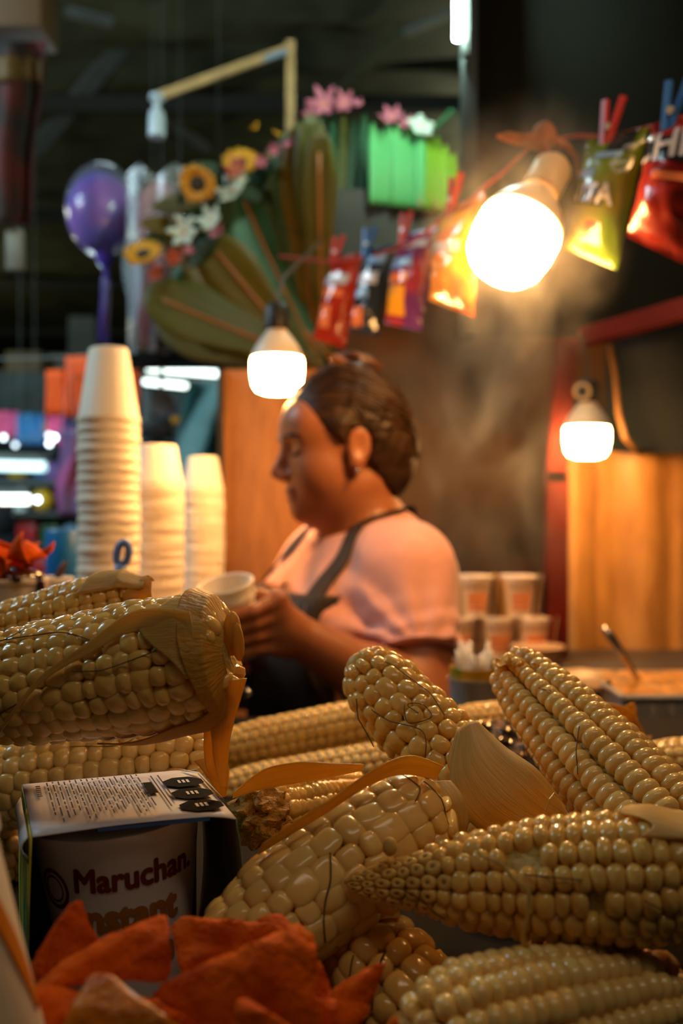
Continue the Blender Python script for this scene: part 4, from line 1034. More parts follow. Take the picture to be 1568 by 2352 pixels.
tors_ap = Field(cx, cy, cz); torso(tors_ap, .0185)
for s_, e_, h_ in ((SH, EL, hem), (SH2, EL2, hem2)):
    ad = (e_ - s_).normalized(); q = (X - h_.x) * ad.x + (Y - h_.y) * ad.y + (Z - h_.z) * ad.z
    rad = np.sqrt(np.maximum(0, (X - h_.x) ** 2 + (Y - h_.y) ** 2 + (Z - h_.z) ** 2 - q * q))
    shirt.D += np.where(rad < .075, .0022 * np.sin(q * 210 + 30 * (X + Y)) * np.exp(-((q + .022) / .03) ** 2), 0); near = np.where(rad < .066, q, -1); shirt.D = np.maximum(shirt.D, near)
shirt.ell(B(.010, 0, 1.285), (.086, .082, .052), RB, .01, sub=True)
shirt.D = np.maximum(shirt.D, .78 - Z)
make('pink_shirt', shirt.mesh(), m_shirt, pr, 'all')
def ring(c, ad, r, n=30):
    u = ad.orthogonal().normalized(); w = ad.cross(u); return [c + (u * math.cos(2 * PI * k / n) + w * math.sin(2 * PI * k / n)) * r for k in range(n + 1)]
ad = (EL - SH).normalized(); make('sleeve_hem', MB().tube([*ring(hem - ad * .004, ad, .0580)], .0026, 6, cap=False), m_shirt, pr, 'all')
tr = Field(xs, ys, np.arange(.05, .86, .012))
tr.ell(B(-.012, 0, .80), (.128, .178, .13), RB, .06, infl=.008)
for b in (-.088, .088): tr.cap(B(0, b, .76), B(.015, b, .42), .084, .054, .03, infl=.012); tr.cap(B(.015, b, .42), B(-.01, b, .10), .054, .042, .02, infl=.012)
make('trousers', tr.mesh(), m_jean, pr, 'all')
for b in (-.088, .088): make('shoe', MB().ball(B(.05, b * 1.08, .04), (.125, .045, .045), 16, 10, Matrix(RB)), mat('black_shoe', rgb(26, 26, 26), .5), pr)
ap = Field(cx, cy, cz)
wz = np.where(Z > 1.03, .124 + (1.168 - Z) * .10, np.minimum(.20, .133 + (1.03 - Z) * .9))
topz = 1.168 + 0 * Z
ap.D = np.maximum.reduce([tors_ap.D - .0045, -(tors_ap.D + .012), np.abs(Bb) - wz, Z - topz + 0 * A_ , -A_ + .0 * Z])
apm = ap.mesh()
apr = make('apron', apm, m_apron, pr, 'all')
# pale upright strokes printed along the bib edge
m_aprint = mat('apron_pale_print', rgb(122, 108, 92), .7)
R6 = random.Random(9)
st = MB()
for i in range(14):
    b0 = -.11 + .218 * i / 13
    z1 = 1.158 - R6.uniform(0, .01); z0 = z1 - R6.uniform(.02, .075)
    path = [tors_ap.project(B(.13, b0 + .003 * math.sin(k), z1 + (z0 - z1) * k / 4), .0052) for k in range(5)]
    w = R6.uniform(.0012, .0035)
    st.grid(lambda u, v: path[min(4, int(u * 4 + .5))] + bl * ((v - .5) * 2 * w), 4, 1)
make('pale_strokes', st, m_aprint, apr, 'all')
sw = MB()
for i in range(5):
    pts = [shirt.project(B(.13, -.06 + .025 * i + .012 * math.cos(k * 1.3), 1.178 + .010 * math.sin(k * 1.3 + i)), .0006) for k in range(6)]
    sw.tube(pts, .0014, 5)
make('faded_gold_print', sw, mat('faded_gold', rgb(186, 128, 92), .6), pr, 'all')
def strap(pts, w, lift=.0035):
    K = len(pts) - 1; fine = []
    for i in range(K):
        for q in range(7):
            f = q / 7; fine.append(V(pts[i]).lerp(V(pts[i + 1]), f))
    fine.append(V(pts[-1]))
    pp = []
    for p in fine:
        s1 = shirt.project(p, lift)
        if body.sample(s1) < .004: s1 = body.project(s1, .004)
        pp.append(s1)
    for _ in range(2): pp = [pp[0]] + [(pp[i - 1] + pp[i] * 2 + pp[i + 1]) / 4 for i in range(1, len(pp) - 1)] + [pp[-1]]
    nn = [shirt.grad(p) for p in pp]
    n = len(pp) - 1
    def fn(u, v):
        i = min(n, int(round(u * n))); t = (pp[min(n, i + 1)] - pp[max(0, i - 1)]).normalized(); sd = t.cross(nn[i]).normalized()
        return pp[i] + sd * ((v - .5) * w)
    make('apron_strap', MB().grid(fn, n, 3, .0018), m_apron, pr, 'all')
strap([B(.13, .107, 1.13), B(.12, .106, 1.17), B(.09, .095, 1.22), B(.03, .072, 1.262), B(-.03, .055, 1.285), B(-.07, .02, 1.275), B(-.075, 0, 1.272)], .026)
strap([B(.15, -.095, 1.13), B(.13, -.095, 1.17), B(.09, -.085, 1.22), B(.03, -.072, 1.262), B(-.03, -.055, 1.285), B(-.07, -.02, 1.275), B(-.075, 0, 1.272)], .026)
# the cup she holds
hc = foam_cup(MB(), CUPRIM, CUPAX, .0330, .0245, .095)
hc.lathe([(.0334, .0745), (.0345, .0755), (.0345, .0785), (.0340, .0795)], CUPRIM - CUPAX * .095, CUPAX, 40)
solo('foam_cup', hc, m_foam, 'white foam cup held tilted in the cook\'s hands', 'foam cup')
# ------------------------------------------------------------------ stacks of foam cups, upside down
m_stack = mat('stack_foam', rgb(244, 226, 202), .55, sss=.2, sss_rad=(.015, .012, .009))
ORD = 'first second third fourth fifth sixth seventh eighth ninth tenth eleventh twelfth thirteenth fourteenth fifteenth sixteenth seventeenth eighteenth nineteenth twentieth'.split()
def ordinal(n):
    if n <= 20: return ORD[n - 1]
    if n == 30: return 'thirtieth'
    return ('twenty-' if n < 30 else 'thirty-') + ORD[n % 10 - 1]
def cup_stack(px, topy, d, rr, rb, h, step, which):
    base = P(px, topy, d); n = max(3, int((base.z - h - LEDGE) / step) + 1)
    z0 = base.z - h - (n - 1) * step              # rim of the lowest cup
    shift = LEDGE - z0; step = (base.z - h - LEDGE) / (n - 1)
    mb = MB()
    mb.lathe([(.0005, h), (rb - .003, h), (rb, h - .0025), (rr - .002, .012), (rr - .0008, .0105), (rr, .009), (rr, .002), (rr - .001, 0), (rr - .0035, .0005), (rr - .004, .012), (rb - .003, h - .004), (.0005, h - .004)], (0, 0, 0), (0, 0, 1), 36)
    R = random.Random(which.__hash__() % 97 if False else len(which))
    first = None
    for i in range(n):
        z = LEDGE + step * i; x = base.x + R.uniform(-.0011, .0011) + .006 * (i / n) ** 2 * 0; y = base.y + R.uniform(-.0011, .0011)
        lab = f'topmost upturned white foam cup of the {which} stack' if i == n - 1 else f'nested white foam cup, {ordinal(n - i)} from the top of the {which} stack'
        if first is None:
            first = solo('foam_cup', mb, m_stack, lab, 'foam cup', f'foam cups of the {which} stack'); first.location = (x, y, z)
        else:
            c = twin(first, None, (x, y, z)); c['label'] = lab
cup_stack(250, 800, 1.47, .0455, .0285, .1120, .0143, 'tallest')
cup_stack(360, 1022, 1.60, .0440, .0320, .0700, .0068, 'middle')
cup_stack(466, 1048, 1.80, .0385, .0270, .0660, .0066, 'smallest right hand')

# blue ladle handle with a hanging hole
m_blue = mat('blue_plastic', rgb(120, 156, 226), .45)
def handle_pt(u, v):
    a = P(268, 1370, 1.02); b = P(287, 1246, 1.02); t = u; w = .0075 * (1 - .35 * max(0, (t - .75) / .25) ** 2)
    return a.lerp(b, t) + V((1, 0, .15)).normalized() * (v - .5) * 2 * w
hd = thing('ladle', 'blue plastic ladle handle standing between the cup stacks', 'ladle', P(268, 1370, 1.02))
fr_ = MB(); c0 = P(282, 1272, 1.02)
ringp = [c0 + V((.0062 * math.cos(k * PI / 8), 0, .0115 * math.sin(k * PI / 8))) + V((.0014 * math.sin(k * PI / 8), 0, 0)) for k in range(17)]
make('handle_loop', MB().tube(ringp, .0042, 8, cap=False), m_blue, hd, 'all')
make('handle', MB().tube([P(279, 1296, 1.02), P(272, 1330, 1.02), P(262, 1390, 1.02), P(250, 1470, 1.02)], [.0060, .0078, .0070, .006], 10), m_blue, hd, 'all')
make('bowl', MB().ball(P(246, 1500, 1.02), (.03, .03, .016), 14, 8), mat('ladle_steel', rgb(150, 150, 155), .3, metal=.9), hd)
# chip cups on the ledge at far left
m_chipf = mat('far_chip', rgb(240, 92, 6), .7, var=.3, vscale=60, spec=.08)
t = thing('foam_cup', 'white foam cup heaped with orange chips and brown sauce, behind the corn at far left', 'foam cup', P(20, 1330, .98))
cc = P(22, 1326, .98)
make('cup', foam_cup(MB(), cc, (0, 0, 1), .035, .026, cc.z - LEDGE), m_foam, t)
make('sauce', MB().lathe([(.0325, -.003), (.032, .003), (.026, .007), (.001, .009)], cc, (0, 0, 1), 24).tube([P(92, 1322, .966), P(94, 1350, .966), P(90, 1392, .968)], [.004, .0045, .003], 8).tube([P(40, 1325, .945), P(38, 1338, .944)], [.006, .003], 8), mat('brown_sauce', rgb(70, 30, 12), .25, coat=.5), t, 'all')
R7 = random.Random(5)
def chip_piece(c, s, R):
    q = [V((R.uniform(-1, 1), R.uniform(-1, 1), R.uniform(-.6, 1))).normalized() for _ in range(2)]; e1 = q[0]; e2 = (q[1] - e1 * q[1].dot(e1)).normalized(); n = e1.cross(e2)
    return lambda u, v: c + (e1 * (u - .5) * 2 + e2 * (v - .5) * 2 * (1 - u * .9)) * s + n * (.25 * s * ((u - .5) ** 2 + (v - .5) ** 2) * 4)
for i in range(13):
    c = cc + V((.028 * math.cos(i * 2.4) * (.4 + .6 * (i % 3) / 2), .024 * math.sin(i * 2.4), .013 + .014 * R7.random()))
    make('chip', MB().grid(chip_piece(c, .013 + .004 * R7.random(), R7), 5, 5, .0016), m_chipf, t, 'all')
c2 = P(118, 1325, 1.10)
solo('foam_cup', foam_cup(MB(), c2, (0, 0, 1), .022, .018, c2.z - LEDGE), m_foam, 'small white foam cup beside the chip filled cup at far left', 'foam cup')
solo('sauce_spoon', MB().tube([P(150, 1290, 1.12), P(140, 1308, 1.115), P(126, 1345, 1.11), P(122, 1380, 1.11)], [.003, .0045, .003, .003], 8), mat('spoon_brown', rgb(84, 46, 24), .4), 'brown sauce spoon standing in the small foam cup at left', 'spoon')
bl_ = P(150, 1216, 1.75)
solo('blue_canister', MB().lathe([(.001, 0), (.032, 0), (.034, .004), (.034, bl_.z - LEDGE - .004), (.031, bl_.z - LEDGE), (.001, bl_.z - LEDGE)], (bl_.x, bl_.y, LEDGE), (0, 0, 1), 28), mat('blue_canister_plastic', rgb(24, 104, 168), .35), 'blue canister standing left of the tallest cup stack', 'canister')

# ------------------------------------------------------------------ noodle cups on the back counter, in two rows
m_ncup = mat('shelf_cup_white', rgb(236, 220, 206), .5); m_nred = mat('shelf_cup_orange', rgb(206, 130, 84), .5); m_nbrown = mat('sleeve_brown', rgb(160, 124, 92), .6); m_nyel = mat('sleeve_yellow', rgb(214, 160, 30), .5)
def noodle(px, py, d, label, yel=False):
    """py = rim height"""
    c = P(px, py, d); h = .084 * d / 2.0 * .98; k = h / .084
    t = thing('noodle_cup', label, 'noodle cup', (c.x, c.y, c.z - h), 'noodle cups stacked behind the cook')
    b = V((c.x, c.y, c.z - h))
    make('cup', MB().lathe([(.001, 0), (.028 * k, 0), (.0375 * k, .078 * k), (.0395 * k, .080 * k), (.0395 * k, .084 * k), (.001, .084 * k)], b, (0, 0, 1), 24), m_ncup, t)
    def band(z0, z1, a0, a1, m, nm):
        def f(u, v):
            z = z0 + (z1 - z0) * v; r = .028 * k + .0095 * k * z / (.078 * k) + .0006; a = -PI / 2 + a0 + (a1 - a0) * u
            return b + V((r * math.cos(a), r * math.sin(a), z))
        make(nm, MB().grid(f, 10, 3), m, t, 'all')
    band(.022 * k, .052 * k, -.55, .75, m_nred, 'printed_picture'); band(.058 * k, .068 * k, -.7, .8, m_nbrown, 'printed_name'); band(.012 * k, .020 * k, -.6, .8, m_nred, 'printed_band')
    # card sleeve sides
    for sx in (-1, 1):
        make('sleeve_side', MB().grid(lambda u, v: b + V((sx * (.034 + .012 * v) * k, -.03 * k + .06 * k * u, .086 * k * v)), 2, 2, .0012), m_nyel if (yel and sx < 0) else m_nbrown, t, False)
    return t
base_lo = BK
for i, (px, yl) in enumerate(((1052, 0), (1140, 0), (1222, 0))):
    c = P(px, 0, 2.0); hh = .082
    noodle(px, 1176 - (BK + hh - CZ) * FPX / 2.0, 2.0, ['noodle cup in the lower row nearest the cook', 'noodle cup in the middle of the lower row behind the spoons', 'noodle cup at the right end of the lower row'][i], False)
for i, (px, yl) in enumerate(((1088, 0), (1188, 1))):
    noodle(px, 1176 - (BK + .0825 * 2 - CZ) * FPX / 2.0, 2.0, ['noodle cup in the upper row half hidden by the pink sleeve', 'noodle cup in the upper row at right with a yellow corner'][i], yl)

# pail of white spoons, tray of toppings, plates, big spoon
m_steelb = mat('pail_steel', rgb(176, 170, 164), .4, metal=.25, var=.1)
m_white = mat('white_plastic', rgb(232, 222, 206), .4)
pc = P(1092, 1556, 1.20); ph = pc.z - (TOP if pc.y < 1.22 else SD)
pa = thing('spoon_pail', 'grey steel pail holding yellow lined cup of white plastic spoons', 'pail', (pc.x, pc.y, TOP))
make('pail', MB().lathe([(.001, 0), (.030, 0), (.0325, pc.z - TOP - .003), (.034, pc.z - TOP), (.0315, pc.z - TOP), (.029, .003), (.001, .003)], (pc.x, pc.y, TOP), (0, 0, 1), 32), m_steelb, pa)
make('yellow_liner', MB().lathe([(.030, -.02), (.031, .013), (.029, .013), (.028, -.02)], pc, (0, 0, 1), 24), mat('yellow_plastic', rgb(206, 150, 40), .4, col2=rgb(120, 130, 30), vscale=60), pa)
R8 = random.Random(8)
for i in range(11):
    a = i * 2.4; x = .022 * math.cos(a) * (.4 + .6 * R8.random()); y = .02 * math.sin(a)
    p0 = pc + V((x * .5, y * .5, -.05)); p1 = pc + V((x * 1.35, y * 1.2, .026 + .018 * R8.random()))
    if i == 0:
        sp0 = solo('plastic_spoon', MB().tube([p0, p0.lerp(p1, .8), p1], [.0030, .0032, .0022], 6), m_white, 'white plastic spoon standing in the steel pail', 'spoon', 'white spoons in the steel pail', 'all')
    else: solo('plastic_spoon', MB().tube([p0, p0.lerp(p1, .8), p1], [.0030, .0032, .0022], 6), m_white, 'white plastic spoon standing in the steel pail', 'spoon', 'white spoons in the steel pail', 'all')
ty = thing('topping_tray', 'ribbed steel tray filled with yellow topping at far right', 'tray', V((.58, 1.36, SD)))
tx0 = P(1415, 0, 1.30).x; tz1 = P(0, 1592, 1.30).z
tcx = tx0 + .17; tw = .34
for (c, s) in (((tcx, 1.27, (SD + tz1) / 2), (tw, .004, tz1 - SD)), ((tcx, 1.49, (SD + tz1) / 2), (tw, .004, tz1 - SD)), ((tx0, 1.38, (SD + tz1) / 2), (.004, .22, tz1 - SD)), ((tx0 + tw, 1.38, (SD + tz1) / 2), (.004, .22, tz1 - SD))):
    make('side', MB().box(c, s), m_steelb, ty, False)
for i in range(14): make('rib', MB().box((tx0 + .012 + i * .0245, 1.2665, (SD + tz1) / 2 - .004), (.007, .004, tz1 - SD - .012)), m_steelb, ty, False)
make('rim', MB().tube([(tx0, 1.268, tz1), (tx0 + tw, 1.268, tz1)], .004, 8).tube([(tx0, 1.268, tz1), (tx0, 1.49, tz1)], .004, 8), m_steelb, ty)
make('yellow_topping', MB().grid(lambda u, v: (tx0 + .004 + (tw - .008) * u, 1.275 + .21 * v, tz1 - .002 + .010 * math.sin(PI * min(1, max(0, v))) + .005 * hnoise(u * 22, v * 14, 0, 2)), 40, 20), mat('yellow_topping', rgb(206, 132, 30), .5, var=.35, vscale=60, bump=.6, bscale=160), ty, 'all', kind='stuff')
solo('serving_spoon', MB().tube([P(1478, 1580, 1.36), P(1455, 1545, 1.36), P(1430, 1505, 1.355), P(1402, 1462, 1.35), P(1384, 1440, 1.35)], [.0035, .004, .0055, .0070, .0045], 10), mat('spoon_steel', rgb(206, 196, 186), .25, metal=.9), 'long steel spoon handle sticking up out of the topping tray', 'spoon', smooth='all')
m_plate = mat('plate_beige', rgb(188, 152, 116), .45, var=.1)
pz = P(1300, 1600, 1.42)
def plate(c, r, m, label, h=.012): return solo('plate', MB().lathe([(.001, 0), (r * .7, 0), (r, h), (r + .003, h + .001), (r, h + .003), (r * .7, .004), (.001, .004)], c, (0, 0, 1), 36), m, label, 'plate')
pxw = P(1330, 0, 1.42).x
stk = SD
plt = thing('lidded_pot', 'low pot with a beige lid beside the noodle cups', 'pot', (pxw, 1.42, SD))
make('pot', MB().lathe([(.001, 0), (.052, 0), (.056, .018), (.001, .018)], (pxw + .004, 1.42, SD), (0, 0, 1), 36), m_steelb, plt)
make('lid', MB().lathe([(.060, .0185), (.060, .022), (.050, .030), (.020, .036), (.001, .037)], (pxw + .004, 1.42, SD), (0, 0, 1), 36), m_plate, plt)
solo('shallow_dish', MB().lathe([(.001, 0), (.040, 0), (.050, .030), (.053, .032), (.050, .034), (.001, .030)], (P(1290, 0, 1.72).x, 1.98 - .05, BK), (0, 0, 1), 30), m_plate, 'shallow beige dish right of the noodle cups', 'dish')
solo('steel_ladle', MB().tube([P(500, 1592, 1.17), P(540, 1586, 1.16), P(562, 1583, 1.155), P(574, 1592, 1.15), P(560, 1606, 1.15)], [.004, .004, .004, .004, .003], 8), mat('ladle_chrome', rgb(190, 190, 196), .2, metal=1), 'bright steel handle loop behind the husk wrapped cob', 'ladle', smooth='all')

# ------------------------------------------------------------------ snack bags pegged to the red line
m_line = mat('red_line', rgb(150, 40, 20), .5)
LINE = [P(640, 588, 2.08), P(760, 602, 2.04), P(850, 590, 1.98), P(940, 560, 1.80), P(1060, 470, 1.36), P(1150, 400, 1.30), P(1230, 325, 1.28), P(1330, 312, 1.26), P(1400, 315, 1.24), P(1500, 290, 1.18), P(1640, 250, 1.12)]
solo('red_line', MB().tube(LINE, .0028, 6), m_line, 'red line the snack bags are pegged to', 'line', smooth='all')
def bag(label, tl, tr, bl, br, puff, front, bands, peg_col, peg_at=.35, text=None, seed=0, foil=.3):
    """pillow bag through its four corners; bands: (v0,v1,u0,u1,material) patches on the face"""
    tl, tr, bl, br = V(tl), V(tr), V(bl), V(br)
    n = (tr - tl).cross(tl - bl).normalized()
    if n.y > 0: n = -n
    def f(side, lift=0.):
        def g(u, v):                       # v 0 top .. 1 bottom
            p = tl.lerp(tr, u).lerp(bl.lerp(br, u), v)
            sq = max(0, math.sin(PI * u)) ** .55 * max(0, math.sin(PI * min(1, max(0, (v - .05) / .9)))) ** .5
            cr = .0022 * hnoise(u * 9 + v * 5, v * 13 - u * 3, seed, seed) * (1 if .04 < v < .96 else .4)
            fl = .0012 * math.sin(60 * u) * (v < .05 or v > .95)
            return p + n * (side * (puff * sq + .0006 + lift) + cr + fl)
        return g
    c = (tl + tr + bl + br) / 4
    t = thing('snack_bag', label, 'snack bag', c, 'snack bags pegged to the red line')
    mb = MB(); mb.grid(f(1), 20, 26); k = len(mb.f)
    mb.grid(lambda u, v: f(-1)(1 - u, v), 20, 26)
    make('bag_skin', mb, front, t, 'all')
    for (v0, v1, u0, u1, m, nm) in bands:
        make(nm, MB().grid(lambda u, v: f(1, .0010)(u0 + (u1 - u0) * u, v0 + (v1 - v0) * v), 8, 6), m, t, 'all')
    if text:
        s, size, v0, u0, m, rot = text
        vs, fs = text_mesh(s, 1.0, .03); wdt = (tr - tl).length; ht = (bl - tl).length; out = []
        for q in vs:
            x = q.x * math.cos(rot) - q.y * math.sin(rot); y = q.x * math.sin(rot) + q.y * math.cos(rot)
            out.append(f(1, .0018)(min(.98, max(.02, u0 + x * size / wdt)), v0 - y * size / ht))
        mb = MB(); mb.add(out, fs); make('lettering', mb, m, t, False)
    # peg
    pt = tl.lerp(tr, peg_at) + n * .006; d0 = (tl - bl).normalized(); w = (tr - tl).normalized()
    pg = thing('clothes_peg', 'peg holding the ' + label.split(' bag')[0] + ' bag', 'clothes peg', pt, 'pegs on the red line')
    for s_ in (-1, 1): make('jaw', MB().beam(pt - d0 * .018 + w * s_ * .002, pt + d0 * .042 + w * s_ * .011 * (1.0), .0058, .0075), peg_col, pg, False)
    make('spring', MB().lathe([(.0042, -.006), (.0042, .006)], pt + d0 * .008, n, 10, capa=True, capb=True), m_steelb, pg)
    return t
foil = dict(rough=.22, coat=.5, spec=.6, bump=.12, bscale=60)
def bm(name, *c, **k): return mat(name, rgb(*c), **{**foil, **k})
m_lime = bm('lime_foil', 88, 118, 8, col2=rgb(100, 100, 6), vscale=14); m_redf = bm('red_foil', 132, 28, 12, var=.2, vscale=20); m_redf2 = bm('scarlet_foil', 150, 38, 16, var=.2, vscale=20)
m_blackf = bm('black_foil', 38, 46, 56); m_purp = bm('purple_foil', 96, 40, 96, col2=rgb(150, 50, 60), vscale=14); m_oran = bm('orange_foil', 216, 96, 20, col2=rgb(230, 140, 30), vscale=12)
m_wht = bm('white_print', 176, 178, 190); m_blu = bm('pale_blue_print', 120, 160, 206); m_yel = bm('yellow_print', 220, 150, 30); m_drk = bm('dark_print', 34, 40, 44); m_peach = bm('peach_print', 220, 120, 70); m_dred = bm('deep_red_print', 130, 26, 20)
pegr = mat('red_peg', rgb(176, 54, 44), .4); pegb = mat('blue_peg', rgb(40, 90, 160), .4); pegp = mat('pink_peg', rgb(190, 84, 84), .4)
bag('bright red bag at the left end of the line', P(762, 592, 2.05), P(832, 580, 2.02), P(718, 778, 2.05), P(792, 800, 2.02), .022, m_redf2,
    [(.24, .36, .05, .8, m_wht, 'pale_lettering_band'), (.42, .50, .1, .75, m_peach, 'small_print'), (.60, .85, .15, .5, m_peach, 'printed_picture')], pegr, .12, None, 1)
bag('black bag with blue and white print', P(838, 574, 1.98), P(902, 560, 1.95), P(800, 760, 1.98), P(868, 772, 1.95), .02, m_blackf,
    [(.12, .22, .3, .9, m_blu, 'blue_print'), (.32, .46, .08, .8, m_wht, 'pale_lettering_band'), (.52, .62, .1, .6, m_blu, 'blue_print'), (.72, .95, .1, .5, m_peach, 'printed_picture')], pegb, .1, None, 2)
bag('purple bag with a yellow and orange picture', P(918, 545, 1.86), P(1000, 520, 1.80), P(884, 742, 1.86), P(968, 760, 1.80), .024, m_purp,
    [(.12, .20, .35, .9, m_wht, 'pale_lettering_band'), (.30, .40, .06, .7, m_blu, 'blue_print'), (.46, .56, .05, .65, m_oran, 'orange_band'), (.60, .90, .08, .62, m_yel, 'printed_picture')], pegp, .15, None, 3)
bag('orange bag glowing next to the big bulb', P(1018, 490, 1.38), P(1110, 440, 1.30), P(985, 690, 1.38), P(1086, 728, 1.30), .022, m_oran,
    [(.12, .28, .1, .9, m_yel, 'yellow_print'), (.40, .5, .1, .8, m_wht, 'pale_lettering_band')], pegr, .3, None, 4)
bag('lime green bag with pale lettering hanging right of the big bulb', P(1348, 322, 1.22), P(1488, 292, 1.18), P(1298, 572, 1.24), P(1416, 622, 1.19), .026, m_lime,
    [(.0, .17, .45, .86, m_drk, 'round_badge'), (.17, .22, .30, .75, m_blu, 'blue_print'), (.30, .38, .04, .36, m_blu, 'blue_print'), (.46, .60, .03, .62, m_drk, 'lettering_panel'), (.72, .80, .38, .66, m_dred, 'red_print'), (.80, .98, .22, .40, m_peach, 'printed_picture')],
    pegr, .36, ('NITA', .028, .58, .33, m_wht, 0), 5)
bag('large red bag with white lettering at the right edge', P(1500, 285, 1.10), P(1680, 245, 1.05), P(1440, 545, 1.12), P(1640, 640, 1.06), .030, m_redf,
    [(.16, .36, .04, .99, m_drk, 'lettering_panel'), (.44, .50, .25, .8, m_peach, 'small_print')], pegb, .24, ('CHIPS', .040, .33, .46, m_wht, .12), 6)

# ------------------------------------------------------------------ fan of leaves and flowers
m_fan = leafmat('fan_leaf', rgb(66, 74, 18), rgb(96, 88, 20), .35, .4, (14, 14, 14)); m_fan2 = leafmat('fan_leaf_yellow', rgb(120, 100, 26), rgb(84, 84, 24), .4, .4, (14, 14, 14)); m_fan3 = leafmat('fan_leaf_blue', rgb(40, 92, 66), rgb(60, 104, 60), .3, .35, (14, 14, 14))
m_limeleaf = leafmat('lime_leaf', rgb(130, 190, 30), rgb(170, 200, 60), .4, .4)
m_brightleaf = leafmat('bright_leaf', rgb(90, 200, 130), rgb(140, 214, 130), .4, .4, (30, 30, 8)); m_rib = mat('leaf_rib', rgb(150, 86, 30), .5)
fa = thing('leaf_fan', 'broad fan of long green leaves edged with sunflowers, lilies and pink blossoms', 'flower arrangement', P(735, 850, 2.30))
root = P(742, 862, 2.30)
def fan_leaf(tip_px, wpx, d, m, seed, name='leaf', bow=10):
    tip = P(*tip_px, d); a = root + V((rnd.uniform(-.02, .02), rnd.uniform(-.03, .03), rnd.uniform(0, .04))); ax = tip - a; sd = ax.cross(V((0, 1, 0))).normalized(); w = 1.35 * wpx * d / FPX
    sd = (sd + V((0, rnd.uniform(-.35, .35), 0))).normalized(); yo = -.09 + .022 * (seed * 7 % 8)
    def f(u, v):
        ww = w * (.12 + .88 * min(1, u / .72)) * math.sqrt(max(0, 1 - max(0, (u - .72) / .285) ** 2))
        return a + ax * u + sd * ((v - .5) * ww) + V((0, yo * u - .14 * ww * abs(v - .5), 0)) + ax.normalized().cross(V((0, 1, 0))) * (bow * .0004 * math.sin(PI * u))
    o = make(name, MB().grid(f, 22, 6, .002), m, fa, 'all')
    make('midrib', MB().tube([f(k / 10, .5) + V((0, -.004, 0)) for k in range(10)], .0034, 5), m_rib, o, 'all')
R9 = random.Random(12)
spec = [(350, 690, 105), (352, 728, 84), (372, 640, 110), (400, 610, 100), (430, 560, 110), (460, 500, 110), (480, 560, 90), (500, 450, 110), (540, 420, 100), (570, 380, 100), (600, 350, 95), (620, 420, 80), (640, 330, 90), (665, 310, 80), (690, 300, 80), (715, 290, 70), (735, 330, 60), (420, 715, 80), (520, 762, 44), (430, 752, 48)]
for i, (x, y, w) in enumerate(spec):
    fan_leaf((x, y), w, 2.20 if x > 660 else 2.30 + R9.uniform(-.05, .08), (m_fan, m_fan2, m_fan, m_fan3, m_fan2)[i % 5], i)
m_petal = leafmat('sunflower_petal', rgb(236, 176, 16), rgb(214, 140, 10), .35); m_disc = mat('sunflower_disc', rgb(46, 34, 10), .8, bump=.5, bscale=200)
m_lily = leafmat('lily_white', rgb(206, 224, 206), rgb(224, 232, 220), .35); m_pinkf = leafmat('blossom_pink', rgb(214, 130, 140), rgb(190, 100, 130), .4); m_coral = leafmat('blossom_coral', rgb(224, 128, 104), rgb(206, 100, 84), .4); m_dk = leafmat('dark_leaf', rgb(22, 56, 34), rgb(40, 70, 34), .3)
def bloom(px, py, d, rpx, n, m, wid, disc, aim, name, cup_=.25, parent=None, layers=1):
    """a blossom: its eye is the part, each petal a sub-part (small ones are one mesh)"""
    c = P(px, py, d); r = rpx * d / FPX; ax = V(aim).normalized(); u = ax.orthogonal().normalized(); w = ax.cross(u); mb = MB(); each = rpx >= 24
    q_ = ax.to_track_quat('Z', 'Y').to_matrix()
    o = None
    if each:
        k_ = disc or .12
        o = make(name, MB().ball(c + ax * .003, (r * k_, r * k_, r * k_ * .4), 16, 8, q_), m_disc if disc else m_yel, parent or fa, 'all')
    for L in range(layers):
        for k in range(n):
            a = 2 * PI * (k + .5 * L) / n + .2; q = u * math.cos(a) + w * math.sin(a); sd = ax.cross(q); rr = r * (1 - .12 * L) * (1 + .08 * math.sin(k * 5.1)); 
            pm = MB() if each else mb
            pm.grid(lambda s, v: c + q * rr * s + sd * ((v - .5) * wid * r * math.sin(PI * min(1, .12 + .88 * s)) ** .7) + ax * (cup_ * r * s * s + .05 * r * (1 - 4 * (v - .5) ** 2) + .04 * r * L), 5, 3, .0012)
            if each: make('petal', pm, m, o, 'all')
    if not each: o = make(name, mb, m, parent or fa, 'all')
    return o
bloom(455, 423, 2.16, 46, 13, m_petal, .55, .46, (-.15, -1, -.25), 'sunflower', layers=2)
bloom(553, 378, 2.20, 44, 13, m_petal, .55, .40, (-.1, -1, .5), 'sunflower', layers=2)
bloom(330, 588, 2.16, 48, 13, m_petal, .55, .42, (-.2, -1, .75), 'sunflower', layers=2)
bloom(650, 318, 2.25, 26, 12, m_petal, .55, .35, (.4, -.4, .8), 'sunflower', layers=1); bloom(700, 305, 2.24, 26, 12, m_petal, .55, .3, (.4, -.6, .6), 'sunflower', layers=1)
bloom(588, 296, 2.3, 13, 7, m_petal, .6, 0, (-.6, -.4, .7), 'yellow_bud', .8)
for x, y, r in ((535, 440, 40), (485, 508, 36), (425, 535, 40), (550, 412, 20)): bloom(x, y, 2.17, r, 6, m_lily, .55, 0, (R9.uniform(-.5, .3), -1, R9.uniform(-.2, .5)), 'white_lily', .45)
